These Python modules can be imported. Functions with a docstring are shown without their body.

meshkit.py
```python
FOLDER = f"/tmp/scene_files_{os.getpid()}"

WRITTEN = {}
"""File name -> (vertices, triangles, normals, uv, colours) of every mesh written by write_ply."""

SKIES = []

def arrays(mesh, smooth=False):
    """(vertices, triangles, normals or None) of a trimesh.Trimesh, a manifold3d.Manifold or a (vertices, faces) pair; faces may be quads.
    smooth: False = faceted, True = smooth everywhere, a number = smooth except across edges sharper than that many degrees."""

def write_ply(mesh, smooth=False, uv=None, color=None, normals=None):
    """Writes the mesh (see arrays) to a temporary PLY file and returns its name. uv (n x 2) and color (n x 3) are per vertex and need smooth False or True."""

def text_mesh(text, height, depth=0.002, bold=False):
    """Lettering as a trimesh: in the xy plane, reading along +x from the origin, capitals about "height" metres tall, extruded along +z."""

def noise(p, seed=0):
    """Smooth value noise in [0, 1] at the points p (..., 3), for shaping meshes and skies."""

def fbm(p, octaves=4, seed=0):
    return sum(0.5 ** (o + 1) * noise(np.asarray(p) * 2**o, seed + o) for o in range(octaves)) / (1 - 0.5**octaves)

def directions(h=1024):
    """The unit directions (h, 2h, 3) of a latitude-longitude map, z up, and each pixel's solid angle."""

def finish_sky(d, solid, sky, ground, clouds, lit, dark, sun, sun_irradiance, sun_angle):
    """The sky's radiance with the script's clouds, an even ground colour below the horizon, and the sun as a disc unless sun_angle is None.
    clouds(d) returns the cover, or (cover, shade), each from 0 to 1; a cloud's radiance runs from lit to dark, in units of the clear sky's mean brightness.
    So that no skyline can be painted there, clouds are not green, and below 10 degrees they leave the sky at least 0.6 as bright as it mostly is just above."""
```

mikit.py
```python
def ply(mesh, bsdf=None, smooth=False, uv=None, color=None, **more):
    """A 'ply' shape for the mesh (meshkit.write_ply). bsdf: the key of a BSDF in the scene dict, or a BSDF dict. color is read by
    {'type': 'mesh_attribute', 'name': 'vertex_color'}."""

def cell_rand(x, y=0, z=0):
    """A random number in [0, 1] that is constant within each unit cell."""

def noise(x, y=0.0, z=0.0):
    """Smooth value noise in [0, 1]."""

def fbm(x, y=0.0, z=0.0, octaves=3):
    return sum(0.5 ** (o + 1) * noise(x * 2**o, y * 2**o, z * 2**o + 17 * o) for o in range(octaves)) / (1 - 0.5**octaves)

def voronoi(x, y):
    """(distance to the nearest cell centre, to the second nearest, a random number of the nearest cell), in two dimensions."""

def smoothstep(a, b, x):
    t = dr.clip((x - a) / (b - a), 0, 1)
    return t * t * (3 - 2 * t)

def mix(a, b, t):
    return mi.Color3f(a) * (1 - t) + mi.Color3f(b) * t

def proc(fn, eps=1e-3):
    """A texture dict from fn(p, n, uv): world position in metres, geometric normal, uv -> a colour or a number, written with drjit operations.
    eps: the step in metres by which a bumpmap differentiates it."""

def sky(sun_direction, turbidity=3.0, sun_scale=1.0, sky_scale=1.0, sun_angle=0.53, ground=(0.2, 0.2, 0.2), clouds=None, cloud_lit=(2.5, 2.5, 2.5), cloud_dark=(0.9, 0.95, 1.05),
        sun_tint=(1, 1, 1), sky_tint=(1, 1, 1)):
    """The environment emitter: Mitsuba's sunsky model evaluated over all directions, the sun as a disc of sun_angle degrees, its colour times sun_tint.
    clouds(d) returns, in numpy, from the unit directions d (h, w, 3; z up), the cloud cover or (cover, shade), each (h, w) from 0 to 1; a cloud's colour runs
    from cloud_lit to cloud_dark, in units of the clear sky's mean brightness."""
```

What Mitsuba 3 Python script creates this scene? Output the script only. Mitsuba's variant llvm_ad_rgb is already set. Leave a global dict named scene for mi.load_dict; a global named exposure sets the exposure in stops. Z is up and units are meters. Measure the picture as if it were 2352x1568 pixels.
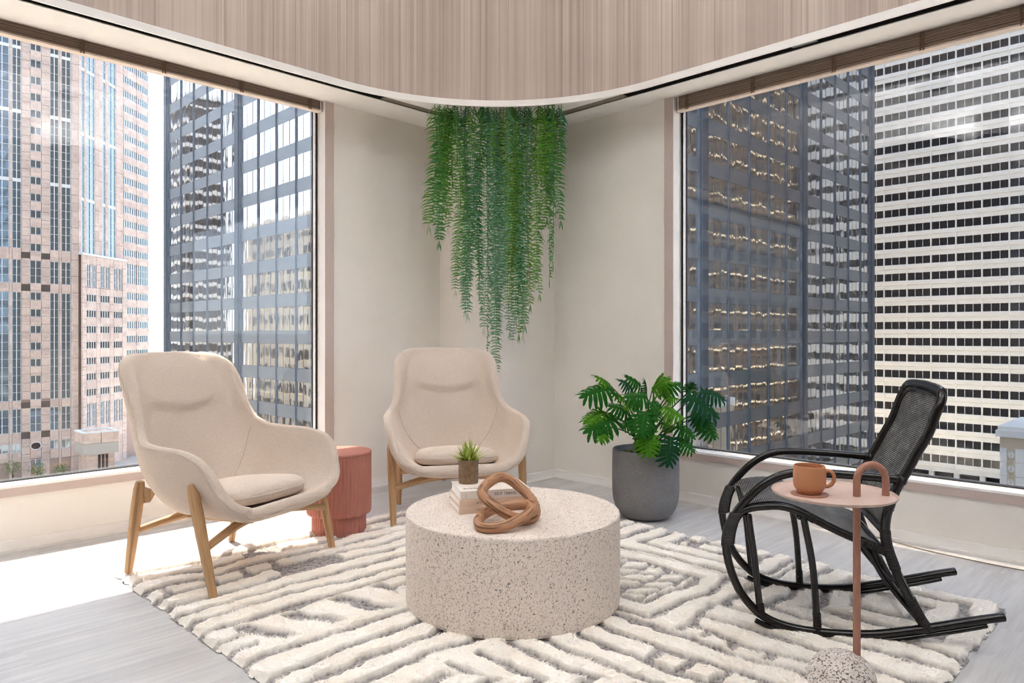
import math, random
import numpy as np, trimesh, mitsuba as mi, drjit as dr
import manifold3d as m3
from shapely.geometry import Polygon, LineString, Point, box as sbox
from shapely.ops import unary_union
from scipy.interpolate import PchipInterpolator, CubicSpline
import mikit, meshkit
from mikit import noise, fbm, voronoi, cell_rand, smoothstep, mix, proc

T4 = mi.ScalarTransform4f
scene, labels = {}, {}

# ------------------------------------------------------------------ camera, sky, lights, exposure
EYE = np.array([0.0, 0.0, 1.13])
YAW = math.radians(44.8)
FWD = np.array([math.cos(YAW), math.sin(YAW), 0.0])
RGT = np.array([math.sin(YAW), -math.cos(YAW), 0.0])
FOCAL = 1651.5                       # pixels, at 2352 wide
scene['camera'] = {
    'type': 'perspective', 'fov_axis': 'x',
    'fov': 2 * math.degrees(math.atan(1176 / FOCAL)),
    'principal_point_offset_x': 0.0, 'principal_point_offset_y': -(767 - 784) / 1568.0,
    'near_clip': 0.05, 'far_clip': 3000.0,
    'to_world': T4().look_at(origin=EYE.tolist(), target=(EYE + FWD).tolist(), up=[0, 0, 1]),
}
SUN = (0.098, 0.44, 1.0)
scene['sky'] = mikit.sky(SUN, turbidity=4.0, sun_scale=0.55, sky_scale=1.0, ground=(0.25, 0.25, 0.25),
                         clouds=lambda d: 0.9 * np.clip(1.0 - d[..., 2] * 0.7, 0, 1) * (0.75 + 0.5 * (meshkit.fbm(d * 3.0, 4, 5) - 0.5)),
                         cloud_lit=(1.5, 1.55, 1.6), cloud_dark=(0.9, 0.95, 1.05))
exposure = 4.15
FILL_UPLIGHT = 3.0  # radiance of the added fill bowls, out of view
UNSEEN_LAMP = 2.2                          # radiance of the unseen can lights in the raised ceiling
UNSEEN_LAMP_RGB = (1.0, 0.94, 0.88)

# ------------------------------------------------------------------ helpers
def number(key):
    if key not in scene and key not in labels and key not in USED:
        USED.add(key); return key
    i = 1
    while f'{key}_{i:03d}' in USED: i += 1
    k = f'{key}_{i:03d}'; USED.add(k); return k
USED = set()

def thing(name, label, cat, group=None):
    k = number(name); labels[k] = {'label': label, 'category': cat}
    if group: labels[k]['group'] = group
    return k

def part(parent, name, mesh, mat=None, smooth=False, label=None, stuff=False, uv=None, color=None, to_world=None):
    """one entry under a thing; mesh may be a ready ply dict that is shared"""
    k = number(f'{parent}__{name}')
    put(k, mesh, mat, smooth, uv, color, to_world)
    if label or stuff:
        labels[k] = {}
        if label: labels[k]['label'] = label
        if stuff: labels[k]['kind'] = 'stuff'
    return k

def put(k, mesh, mat=None, smooth=False, uv=None, color=None, to_world=None):
    if isinstance(mesh, dict):
        d = dict(mesh)
    else:
        if isinstance(mesh, M): uv, mesh = mesh.uv, mesh.t
        if uv is not None or color is not None: smooth = True if smooth else False
        d = mikit.ply(mesh, mat, smooth=smooth, uv=uv, color=color)
    if to_world is not None: d['to_world'] = to_world
    scene[k] = d

def struct(name, mesh, mat, smooth=False, label=None, **kw):
    put(name, mesh, mat, smooth, **kw); USED.add(name)
    labels[name] = {'kind': 'structure'}
    if label: labels[name]['label'] = label
    return name

class M:                                # a mesh with uv
    def __init__(s, v, f, uv): s.t, s.uv = trimesh.Trimesh(v, f, process=False), np.asarray(uv)

def cat(*ms): return trimesh.util.concatenate([m for m in ms])
def catm(ms):
    v, f, u, n = [], [], [], 0
    for m in ms:
        v.append(m.t.vertices); f.append(m.t.faces + n); u.append(m.uv); n += len(m.t.vertices)
    return M(np.vstack(v), np.vstack(f), np.vstack(u))

def B(x0, x1, y0, y1, z0, z1):
    m = trimesh.creation.box(extents=(abs(x1 - x0), abs(y1 - y0), abs(z1 - z0)))
    m.apply_translation(((x0 + x1) / 2, (y0 + y1) / 2, (z0 + z1) / 2)); return m

def RB(x0, x1, y0, y1, z0, z1, r=0.004):
    """box with chamfered edges"""
    pts = []
    for sx, x in ((1, x0), (-1, x1)):
        for sy, y in ((1, y0), (-1, y1)):
            for sz, z in ((1, z0), (-1, z1)):
                pts += [(x + sx * r, y + sy * r, z), (x + sx * r, y, z + sz * r), (x, y + sy * r, z + sz * r)]
    return trimesh.convex.convex_hull(np.array(pts))

def frames(P):
    P = np.asarray(P, float); t = np.gradient(P, axis=0); t /= np.linalg.norm(t, axis=1, keepdims=True) + 1e-12
    a = np.cross(t[0], [0, 0, 1.0]);
    if np.linalg.norm(a) < 0.2: a = np.cross(t[0], [1.0, 0, 0])
    a /= np.linalg.norm(a); A = [a]
    for i in range(1, len(P)):
        a = a - t[i] * (a @ t[i]); a /= np.linalg.norm(a); A.append(a)
    A = np.array(A); return P, t, A, np.cross(t, A)

def tube(P, r, n=12, cap=True, closed=False, flat=1.0):
    """round tube along points, uv = (metres around, metres along)"""
    if closed: P = np.vstack([P, P[:1]])
    P, t, A, Bn = frames(P)
    if closed:
        # the ends share one direction, and the twist is spread along the loop
        e = P[1] - P[-2]; t[0] = t[-1] = e / np.linalg.norm(e)
        for q in (0, -1): A[q] -= t[q] * (A[q] @ t[q]); A[q] /= np.linalg.norm(A[q]); Bn[q] = np.cross(t[q], A[q])
        a0, a1 = A[0], A[-1]; ang = math.atan2(np.dot(np.cross(a1, a0), t[0]), np.dot(a1, a0))
        w = np.linspace(0, ang, len(P)); c, s = np.cos(w)[:, None], np.sin(w)[:, None]
        A, Bn = A * c + Bn * s, Bn * c - A * s
    r = np.asarray(r, float)
    if closed and r.ndim: r = np.append(r, r[0])
    r = np.broadcast_to(r, (len(P),)).astype(float)
    L = np.r_[0, np.cumsum(np.linalg.norm(np.diff(P, axis=0), axis=1))]
    th = np.arange(n + 1) * 2 * np.pi / n
    V = P[:, None] + r[:, None, None] * (np.cos(th)[None, :, None] * A[:, None] + flat * np.sin(th)[None, :, None] * Bn[:, None])
    uv = np.stack(np.broadcast_arrays(th[None] / (2 * np.pi) * (2 * np.pi * r.mean()), L[:, None]), -1)
    m, k = len(P), n + 1
    i, j = np.meshgrid(np.arange(m - 1), np.arange(n), indexing='ij')
    q = np.stack([i * k + j, (i + 1) * k + j, (i + 1) * k + j + 1, i * k + j + 1], -1).reshape(-1, 4)
    f = [q[:, [0, 2, 1]], q[:, [0, 3, 2]]]
    V, uv = V.reshape(-1, 3), uv.reshape(-1, 2)
    if cap and not closed:
        for e, sgn in ((0, -1), (m - 1, 1)):
            ring = V[e * k:(e + 1) * k]; c = P[e]; tt = t[e] * sgn
            # a small rounded end
            rr = (c + (ring - c) * 0.7) + tt * r[e] * 0.22
            b = len(V); V = np.vstack([V, rr, [c + tt * r[e] * 0.26]]); uv = np.vstack([uv, uv[e * k:(e + 1) * k], [uv[e * k]]])
            jj = np.arange(n); a = e * k + jj
            fa = np.vstack([np.stack([a, a + 1, b + jj + 1], 1), np.stack([a, b + jj + 1, b + jj], 1), np.stack([b + jj, b + jj + 1, np.full(n, b + k)], 1)])
            f.append(fa[:, ::-1] if sgn < 0 else fa)
    F = np.vstack(f)
    mesh = M(V, F, uv)
    if mesh.t.volume < 0: mesh = M(V, F[:, ::-1], uv)
    return mesh

def spline(P, n=40, closed=False):
    P = np.asarray(P, float)
    if closed: P = np.vstack([P, P[:1]])
    d = np.r_[0, np.cumsum(np.linalg.norm(np.diff(P, axis=0), axis=1))]
    cs = CubicSpline(d, P, bc_type='periodic' if closed else 'not-a-knot')
    return cs(np.linspace(0, d[-1], n))

def lathe(prof, n=64, mod=None):
    """prof: (r, z) outline from bottom axis to top axis; mod(theta, i) scales the radius"""
    prof = np.asarray(prof, float); th = np.arange(n + 1) * 2 * np.pi / n
    R = prof[:, 0][:, None] * np.ones(n + 1)[None]
    if mod is not None: R = R + mod(th[None, :], prof)
    V = np.stack([R * np.cos(th), R * np.sin(th), np.broadcast_to(prof[:, 1][:, None], R.shape)], -1)
    L = np.r_[0, np.cumsum(np.linalg.norm(np.diff(prof, axis=0), axis=1))]
    uv = np.stack(np.broadcast_arrays(th[None] * prof[:, 0].max(), L[:, None]), -1)
    k = n + 1; i, j = np.meshgrid(np.arange(len(prof) - 1), np.arange(n), indexing='ij')
    q = np.stack([i * k + j, i * k + j + 1, (i + 1) * k + j + 1, (i + 1) * k + j], -1).reshape(-1, 4)
    return M(V.reshape(-1, 3), np.vstack([q[:, [0, 1, 2]], q[:, [0, 2, 3]]]), uv.reshape(-1, 2))

def prism(poly, z0, z1):
    gs = getattr(poly, 'geoms', [poly]); ms = []
    for g in gs:
        m = trimesh.creation.extrude_polygon(g, z1 - z0, engine='earcut'); m.apply_translation((0, 0, z0)); ms.append(m)
    return trimesh.util.concatenate(ms)

def moved(m, loc=(0, 0, 0), rz=0.0):
    c, s = math.cos(rz), math.sin(rz); R = np.array([[c, -s, 0], [s, c, 0], [0, 0, 1]])
    if isinstance(m, M): return M(m.t.vertices @ R.T + loc, m.t.faces, m.uv)
    m = m.copy(); m.vertices = m.vertices @ R.T + loc; return m

def place(loc, rz=0.0): return T4().translate([float(x) for x in loc]).rotate([0, 0, 1], math.degrees(rz))

def basis(loc, X, Y, Z=(0, 0, 1)):
    m = np.eye(4); m[:3, 0], m[:3, 1], m[:3, 2], m[:3, 3] = X, Y, Z, loc
    return T4(m.tolist())

def cam(x, Z, z):                       # a point X metres right of the view axis, Z metres ahead, at height z
    w = FWD * Z + RGT * x; return np.array([w[0], w[1], z])

# ------------------------------------------------------------------ materials
def rgb(r, g, b):                       # sRGB 0..255 to linear
    return [((c / 255) / 12.92 if c <= 10 else ((c / 255 + 0.055) / 1.055) ** 2.4) for c in (r, g, b)]
def RGB(r, g, b): return {'type': 'rgb', 'value': rgb(r, g, b)}
def mat(key, d, two=True):
    scene[key] = {'type': 'twosided', 'bsdf': d} if two else d
    return key
def pr(color, rough=0.6, spec=0.4, **kw):
    return {'type': 'principled', 'base_color': color, 'roughness': rough, 'specular': spec, **kw}

mat('mat_wall', {'type': 'diffuse', 'reflectance': RGB(232, 228, 222)})
mat('mat_ceiling', {'type': 'diffuse', 'reflectance': RGB(238, 236, 233)})
mat('mat_trim_white', pr(RGB(238, 236, 234), 0.45))
mat('mat_mauve', pr(RGB(192, 176, 170), 0.5))
mat('mat_gasket', pr(RGB(28, 30, 33), 0.5))
mat('mat_slot', pr(RGB(22, 19, 17), 0.7))
mat('mat_slotcap', pr(RGB(118, 110, 98), 0.5))
mat('mat_slotgrey', pr(RGB(120, 122, 124), 0.5))
mat('mat_glass', {'type': 'thindielectric', 'specular_transmittance': {'type': 'rgb', 'value': [0.92, 0.94, 0.95]}}, two=False)

def f_wood_panel(p, n, uv):             # vertical fine grain along z, run = uv.x
    s = uv.x
    a = noise(s * 9, p.z * 0.25) ; b = noise(s * 46, p.z * 0.5, 3.0); c = noise(s * 170, p.z * 0.9, 7.0); e = noise(s * 420, p.z * 2.5, 1.0)
    k = 0.36 * a + 0.34 * b + 0.24 * c + 0.14 * e
    line = smoothstep(0.78, 0.93, noise(s * 120, p.z * 0.3, 11.0))
    col = mix(rgb(176, 160, 151), rgb(200, 186, 177), smoothstep(0.25, 0.8, k))
    return mix(col, rgb(152, 134, 124), line * 0.5)
mat('mat_wood_panel', pr(proc(f_wood_panel), 0.5, 0.3))

def f_floor(p, n, uv):
    w = 0.18; row = dr.floor(p.y / w); off = cell_rand(row, 5) * 1.2; col_ = dr.floor((p.x + off) / 1.2)
    tone = cell_rand(row, col_, 2)
    g = noise(p.x * 3.5 + tone * 30, p.y * 60, 0.0) * 0.5 + noise(p.x * 12, p.y * 260, 4.0) * 0.3 + noise(p.x * 1.2, p.y * 16, 9.0) * 0.4
    c = mix(rgb(180, 179, 180), rgb(198, 197, 197), smoothstep(0.2, 1.0, g))
    return c * (0.985 + 0.025 * tone)
def f_floor_r(p, n, uv): return 0.42 + 0.12 * noise(p.x * 6, p.y * 120)
mat('mat_floor', pr(proc(f_floor), 0.42, 0.35))

def f_slat(p, n, uv):
    h = noise(uv.x * 1.5, uv.y * 180) ; h2 = noise(uv.x * 20, uv.y * 900, 3.0)
    return mix(rgb(92, 74, 64), rgb(140, 118, 104), 0.6 * h + 0.4 * h2)
mat('mat_slat', pr(RGB(152, 132, 118), 0.42))
mat('mat_slat_dark', pr(RGB(122, 102, 90), 0.42))
mat('mat_rail', pr(RGB(214, 198, 186), 0.5))
mat('mat_cord', pr(RGB(120, 96, 78), 0.9, 0.1))

def grain(lo, hi, dark, sc=1.0):
    def f(p, n, uv):
        a = noise(uv.x * 60 * sc, uv.y * 3.0 * sc); b = noise(uv.x * 230 * sc, uv.y * 9 * sc, 2.0); c = noise(uv.x * 600 * sc, uv.y * 30 * sc, 5.0)
        col = mix(lo, hi, 0.45 * a + 0.35 * b + 0.2 * c)
        return mix(col, dark, 0.7 * smoothstep(0.72, 0.9, noise(uv.x * 110 * sc, uv.y * 2.2 * sc, 8.0)))
    return f
mat('mat_oak', pr(proc(grain(rgb(166, 126, 86), rgb(205, 170, 130), rgb(140, 100, 66))), 0.48, 0.35))

def f_ring_wood(p, n, uv):              # uv in 0..1 round the pole and along the loop
    A, q = uv.x * 6.28318, uv.y * 6.28318
    x, y, z = dr.cos(A), dr.sin(A), dr.cos(q); w = dr.sin(q)
    a = noise(x * 3.0 + z * 1.7, y * 3.0 + w * 1.7, z * 1.2 + w); b = noise(x * 11 + z * 2.5, y * 11 + w * 2.5, z * 2); c = noise(x * 28 + z * 4, y * 28 + w * 4, 3.0)
    band = smoothstep(0.55, 0.8, noise(x * 4.5 + z * 2.6 + 7, y * 4.5 + w * 2.6, w * 1.5))
    col = mix(rgb(150, 104, 74), rgb(196, 152, 116), 0.5 * a + 0.3 * b + 0.2 * c)
    return mix(col, rgb(104, 68, 46), band * 0.85)
mat('mat_wall_far', {'type': 'diffuse', 'reflectance': RGB(168, 160, 152)})
mat('mat_ring_wood', pr(proc(f_ring_wood), 0.42, 0.4))

def f_fabric(p, n, uv):
    g = noise(p.x * 900, p.y * 900, p.z * 900) * 0.5 + noise(p.x * 260, p.y * 260, p.z * 260) * 0.5
    return mix(rgb(192, 177, 164), rgb(222, 208, 196), g)
mat('mat_fabric', {'type': 'bumpmap', 'bsdf': {'type': 'principled', 'base_color': proc(f_fabric), 'roughness': 0.9, 'specular': 0.12, 'sheen': 0.25},
                   'tex': proc(lambda p, n, uv: noise(p.x * 520, p.y * 520, p.z * 520), eps=4e-4), 'scale': 0.0006})
mat('mat_seam', pr(RGB(188, 172, 157), 0.9, 0.1))
mat('mat_terracotta_red', pr(RGB(172, 112, 98), 0.55, 0.35))
mat('mat_brown_metal', pr(RGB(160, 116, 98), 0.45, 0.4))
mat('mat_tray', pr(RGB(192, 168, 158), 0.42, 0.4))

def f_terrazzo(p, n, uv):
    up = dr.abs(n.z) > 0.6
    a = dr.select(up, p.x, uv.x); b = dr.select(up, p.y, uv.y)
    col = mi.Color3f(rgb(226, 215, 206))
    for sc, th, k, s in ((170, 0.27, 0.82, 0.0), (310, 0.27, 0.70, 40.0)):
        d1, d2, r = voronoi(a * sc + s + 1.4 * noise(a * 130, b * 130, s), b * sc * 0.8 + s)
        chip = (r > k) & (d1 < th * (0.5 + r))
        tone = cell_rand(r * 999.0, s)
        cc = mix(rgb(148, 136, 128), rgb(204, 191, 178), tone)
        cc = dr.select(tone > 0.8, mi.Color3f(rgb(112, 104, 100)), cc)
        col = dr.select(chip, cc, col)
    return col
mat('mat_terrazzo', pr(proc(f_terrazzo), 0.5, 0.35))

def f_concrete(p, n, uv):
    a = fbm(p.x * 7, p.y * 7, p.z * 7); g = noise(p.x * 480, p.y * 480, p.z * 480); h = noise(p.x * 260, p.y * 260, p.z * 260 + 5)
    c = mix(rgb(98, 98, 100), rgb(140, 140, 141), 0.55 * a + 0.45 * g)
    return dr.select(h > 0.86, mi.Color3f(rgb(178, 176, 172)), c)
mat('mat_concrete', pr(proc(f_concrete), 0.75, 0.25))
def f_moss(p, n, uv): return mix(rgb(60, 74, 20), rgb(140, 150, 48), noise(p.x * 220, p.y * 220, p.z * 220))
mat('mat_moss', pr(proc(f_moss), 0.95, 0.05))
def f_granite(p, n, uv):
    q = p * 240; w = noise(p.x * 60, p.y * 60, p.z * 60)
    a = noise(q.x, q.y, q.z) * 0.6 + noise(q.x * 2.3, q.y * 2.3, q.z * 2.3 + 9) * 0.4
    c = mix(rgb(228, 222, 216), rgb(206, 198, 192), w)
    c = dr.select(a > 0.585, mi.Color3f(rgb(150, 138, 132)), c)
    return dr.select(a > 0.67, mi.Color3f(rgb(88, 78, 74)), c)
mat('mat_granite', pr(proc(f_granite), 0.55, 0.3))
mat('mat_mug', pr(RGB(184, 128, 92), 0.5, 0.4))
mat('mat_mug_in', pr(RGB(168, 110, 72), 0.35, 0.5))
def f_pot(p, n, uv):
    return mix(rgb(86, 66, 46), rgb(150, 124, 94), fbm(p.x * 90, p.y * 90, p.z * 60))
mat('mat_small_pot', {'type': 'bumpmap', 'bsdf': pr(proc(f_pot), 0.4, 0.5), 'tex': proc(lambda p, n, uv: fbm(p.x * 110, p.y * 110, p.z * 60)), 'scale': 0.006})
mat('mat_paper', pr(RGB(244, 242, 238), 0.8, 0.1))
mat('mat_book_tan', pr(RGB(214, 188, 168), 0.5, 0.3))
mat('mat_book_pale', pr(RGB(226, 216, 208), 0.5, 0.3))
mat('mat_ink', pr(RGB(70, 62, 58), 0.6, 0.2))
mat('mat_black', {'type': 'principled', 'base_color': RGB(10, 8, 7), 'roughness': 0.12, 'specular': 0.5, 'clearcoat': 0.3, 'clearcoat_gloss': 0.9})
def f_cane(p, n, uv):
    st = dr.abs(dr.sin(uv.y * 3.14159 / 0.0068)); al = noise(uv.x * 240, dr.floor(uv.y / 0.0068) * 3.7)
    wv = noise(uv.x * 30, uv.y * 30, 4.0)
    return mix(rgb(14, 13, 13), rgb(176, 174, 176), smoothstep(0.35, 0.95, st) * (0.3 + 0.7 * al) * (0.35 + 0.5 * wv))  # pale strand crests are a sheen painted onto black cane
mat('mat_cane', {'type': 'bumpmap', 'bsdf': pr(proc(f_cane), 0.4, 0.5), 'tex': proc(lambda p, n, uv: dr.abs(dr.sin(uv.y * 3.14159 / 0.0068)), eps=5e-4), 'scale': 0.0012})
mat('mat_wrap', pr(RGB(20, 16, 14), 0.3, 0.5))

def leaf(key, c0, c1, rough=0.45):
    mat(key, {'type': 'principledthin', 'base_color': {'type': 'rgb', 'value': rgb(*c0)}, 'roughness': rough, 'diff_trans': 0.35, 'spec_trans': 0.0, 'eta': 1.4}, two=False)
leaf('mat_fern_a', (88, 142, 54), 0); leaf('mat_fern_b', (62, 124, 66), 0); leaf('mat_fern_c', (114, 154, 62), 0); leaf('mat_fern_d', (88, 142, 108), 0)
leaf('mat_philo_a', (40, 94, 36), 0, 0.3); leaf('mat_philo_b', (74, 130, 36), 0, 0.3); leaf('mat_philo_c', (34, 74, 48), 0, 0.28)
mat('mat_stem', pr(RGB(96, 132, 56), 0.6, 0.3)); mat('mat_philo_stem', pr(RGB(52, 84, 36), 0.5, 0.4))
leaf('mat_succulent', (186, 196, 104), 0, 0.4); leaf('mat_succulent_b', (142, 164, 76), 0, 0.4)

mat('mat_rug', pr({'type': 'mesh_attribute', 'name': 'vertex_color'}, 0.95, 0.05))
mat('mat_cable', pr(RGB(120, 112, 106), 0.5))

# outside
mat('mat_pale_ground', {'type': 'diffuse', 'reflectance': RGB(182, 180, 174)})  # ground kept pale to bounce light up onto the facades
mat('mat_white_precast', {'type': 'diffuse', 'reflectance': RGB(247, 246, 240)})
mat('mat_white_groove', {'type': 'diffuse', 'reflectance': RGB(176, 176, 170)})
def f_granite_pink(p, n, uv):
    u = p.x * 0.8 + p.y * 0.6; i, j = dr.floor(u / 1.7), dr.floor(p.z / 1.87)
    return mix(rgb(194, 177, 169), rgb(230, 213, 202), 0.6 * cell_rand(i, j, 3) + 0.4 * noise(u * 3, p.z * 3))
mat('mat_pink', {'type': 'diffuse', 'reflectance': proc(f_granite_pink)})
mat('mat_pink_joint', {'type': 'diffuse', 'reflectance': RGB(178, 158, 148)})
mat('mat_grey_stone', {'type': 'diffuse', 'reflectance': RGB(188, 188, 184)})
mat('mat_dark_stone', {'type': 'diffuse', 'reflectance': RGB(96, 90, 88)})
mat('mat_brown_stone', {'type': 'diffuse', 'reflectance': RGB(80, 72, 66)})
mat('mat_white_frame', {'type': 'diffuse', 'reflectance': RGB(226, 234, 236)})
mat('mat_beige_stone', {'type': 'diffuse', 'reflectance': RGB(214, 200, 176)})
mat('mat_steel_dark', pr(RGB(84, 96, 110), 0.5, 0.4))
mat('mat_spandrel', pr(RGB(120, 130, 140), 0.35, 0.5))
def wob(p, n, uv): return noise(p.x * 0.9 + p.y * 0.9, p.z * 0.45) + 0.35 * noise(p.x * 2.6 + p.y * 2.6, p.z * 1.1, 3.0)
mat('mat_mirror_glass', {'type': 'bumpmap', 'bsdf': {'type': 'principled', 'base_color': {'type': 'rgb', 'value': [0.60, 0.63, 0.66]}, 'metallic': 0.95, 'roughness': 0.03, 'specular': 0.5},
                         'tex': proc(wob, eps=2e-2), 'scale': 0.006})
mat('mat_blue_glass', {'type': 'bumpmap', 'bsdf': {'type': 'principled', 'base_color': {'type': 'rgb', 'value': [0.26, 0.33, 0.39]}, 'metallic': 0.85, 'roughness': 0.05, 'specular': 0.6},
                       'tex': proc(wob, eps=2e-2), 'scale': 0.006})
mat('mat_dark_glass', {'type': 'principled', 'base_color': {'type': 'rgb', 'value': [0.022, 0.024, 0.03]}, 'roughness': 0.08, 'specular': 0.5})
mat('mat_tree', {'type': 'diffuse', 'reflectance': RGB(96, 118, 60)}); mat('mat_bark', {'type': 'diffuse', 'reflectance': RGB(90, 76, 62)})

# ------------------------------------------------------------------ the room
PW, QW, H = 4.28, 4.47, 2.755          # right wall plane (x), left wall plane (y), soffit height
BACK = -5.0
L0, L1 = -2.2, 2.64                    # left window opening along x
R0, R1 = -2.2, 2.685                   # right window opening along y
SILL, CASE = 0.345, 0.07
struct('floor', B(BACK, PW + 0.2, BACK, QW + 0.2, -0.15, 0.0), 'mat_floor', label='pale grey wood plank floor')
struct('wall_left', cat(B(L1, PW + 0.13, QW, QW + 0.13, 0, 3.7), B(BACK, L0, QW, QW + 0.13, 0, 3.7), B(L0, L1, QW, QW + 0.13, 0, SILL - 0.012), B(L0, L1, QW, QW + 0.13, H, 3.7)), 'mat_wall')
struct('wall_right', cat(B(PW, PW + 0.13, R1, QW, 0, 3.7), B(PW, PW + 0.13, BACK, R0, 0, 3.7), B(PW, PW + 0.13, R0, R1, 0, SILL - 0.012), B(PW, PW + 0.13, R0, R1, H, 3.7)), 'mat_wall')
struct('wall_back', cat(B(BACK - 0.2, BACK, BACK, QW + 0.2, 0, 3.7)), 'mat_wall_far')  # both far walls are out of view, toned down to dim pane reflections
struct('wall_rear', cat(B(BACK, PW + 0.2, BACK - 0.2, BACK, 0, 3.7)), 'mat_wall_far')
struct('wall_column', B(3.68, PW, 3.775, QW, 0, H), 'mat_wall', label='boxed structural column in the corner of the room')
struct('ceiling_raised', B(BACK, PW + 0.2, BACK, QW + 0.2, 3.5, 3.6), 'mat_ceiling')

# soffit with an L-shaped slot, raised middle with a rounded corner
def coffer_path(a=3.985, b=3.865, r=1.4, n=40, far=-4.2):
    c = (b - r, a - r); th = np.linspace(math.pi / 2, 0, n)
    arc = np.stack([c[0] + r * np.cos(th), c[1] + r * np.sin(th)], 1)
    return np.vstack([[far, a], np.stack([np.linspace(far + 0.5, c[0] - 0.1, 8), np.full(8, a)], 1), arc, np.stack([np.full(8, b), np.linspace(c[1] - 0.1, far + 0.5, 8)], 1), [b, far]])
path = coffer_path()
coffer = Polygon(np.vstack([path, [[-4.2, -4.2]]]))
slot = unary_union([sbox(BACK, 4.09, 4.065, 4.165), sbox(3.985, BACK, 4.065, 4.165)])
soffit = Polygon([(BACK, BACK), (PW, BACK), (PW, QW), (BACK, QW)]).difference(coffer.buffer(0.004)).difference(slot)
struct('ceiling', prism(soffit, H, H + 0.06), 'mat_ceiling', label='white soffit ceiling along the windows')
struct('ceiling_slot', cat(*[prism(p_, z0, z1) for p_, z0, z1 in ((slot.buffer(0.02, join_style=2).difference(slot), H + 0.06, H + 0.2), (slot.buffer(0.02, join_style=2), H + 0.2, H + 0.22), (slot.difference(slot.buffer(-0.003, join_style=2)), H + 0.001, H + 0.2))]), 'mat_slot', label='dark recessed linear slot in the soffit')
struct('trim_1', cat(B(-5, 4.065, 4.165, 4.169, H - 0.004, H + 0.02), B(4.065, 4.069, -5, 4.165, H - 0.004, H + 0.02)), 'mat_trim_white', label='thin white edge bead of the ceiling slot')
k = thing('slot_diffuser', 'brown grey cover plate closing the ceiling slot at the room corner', 'ceiling slot cover')
part(k, 'plate', cat(B(2.90, 4.062, 4.093, 4.162, H + 0.004, H + 0.012), B(3.988, 4.062, 2.92, 4.093, H + 0.004, H + 0.012)), 'mat_slotcap')
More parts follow.
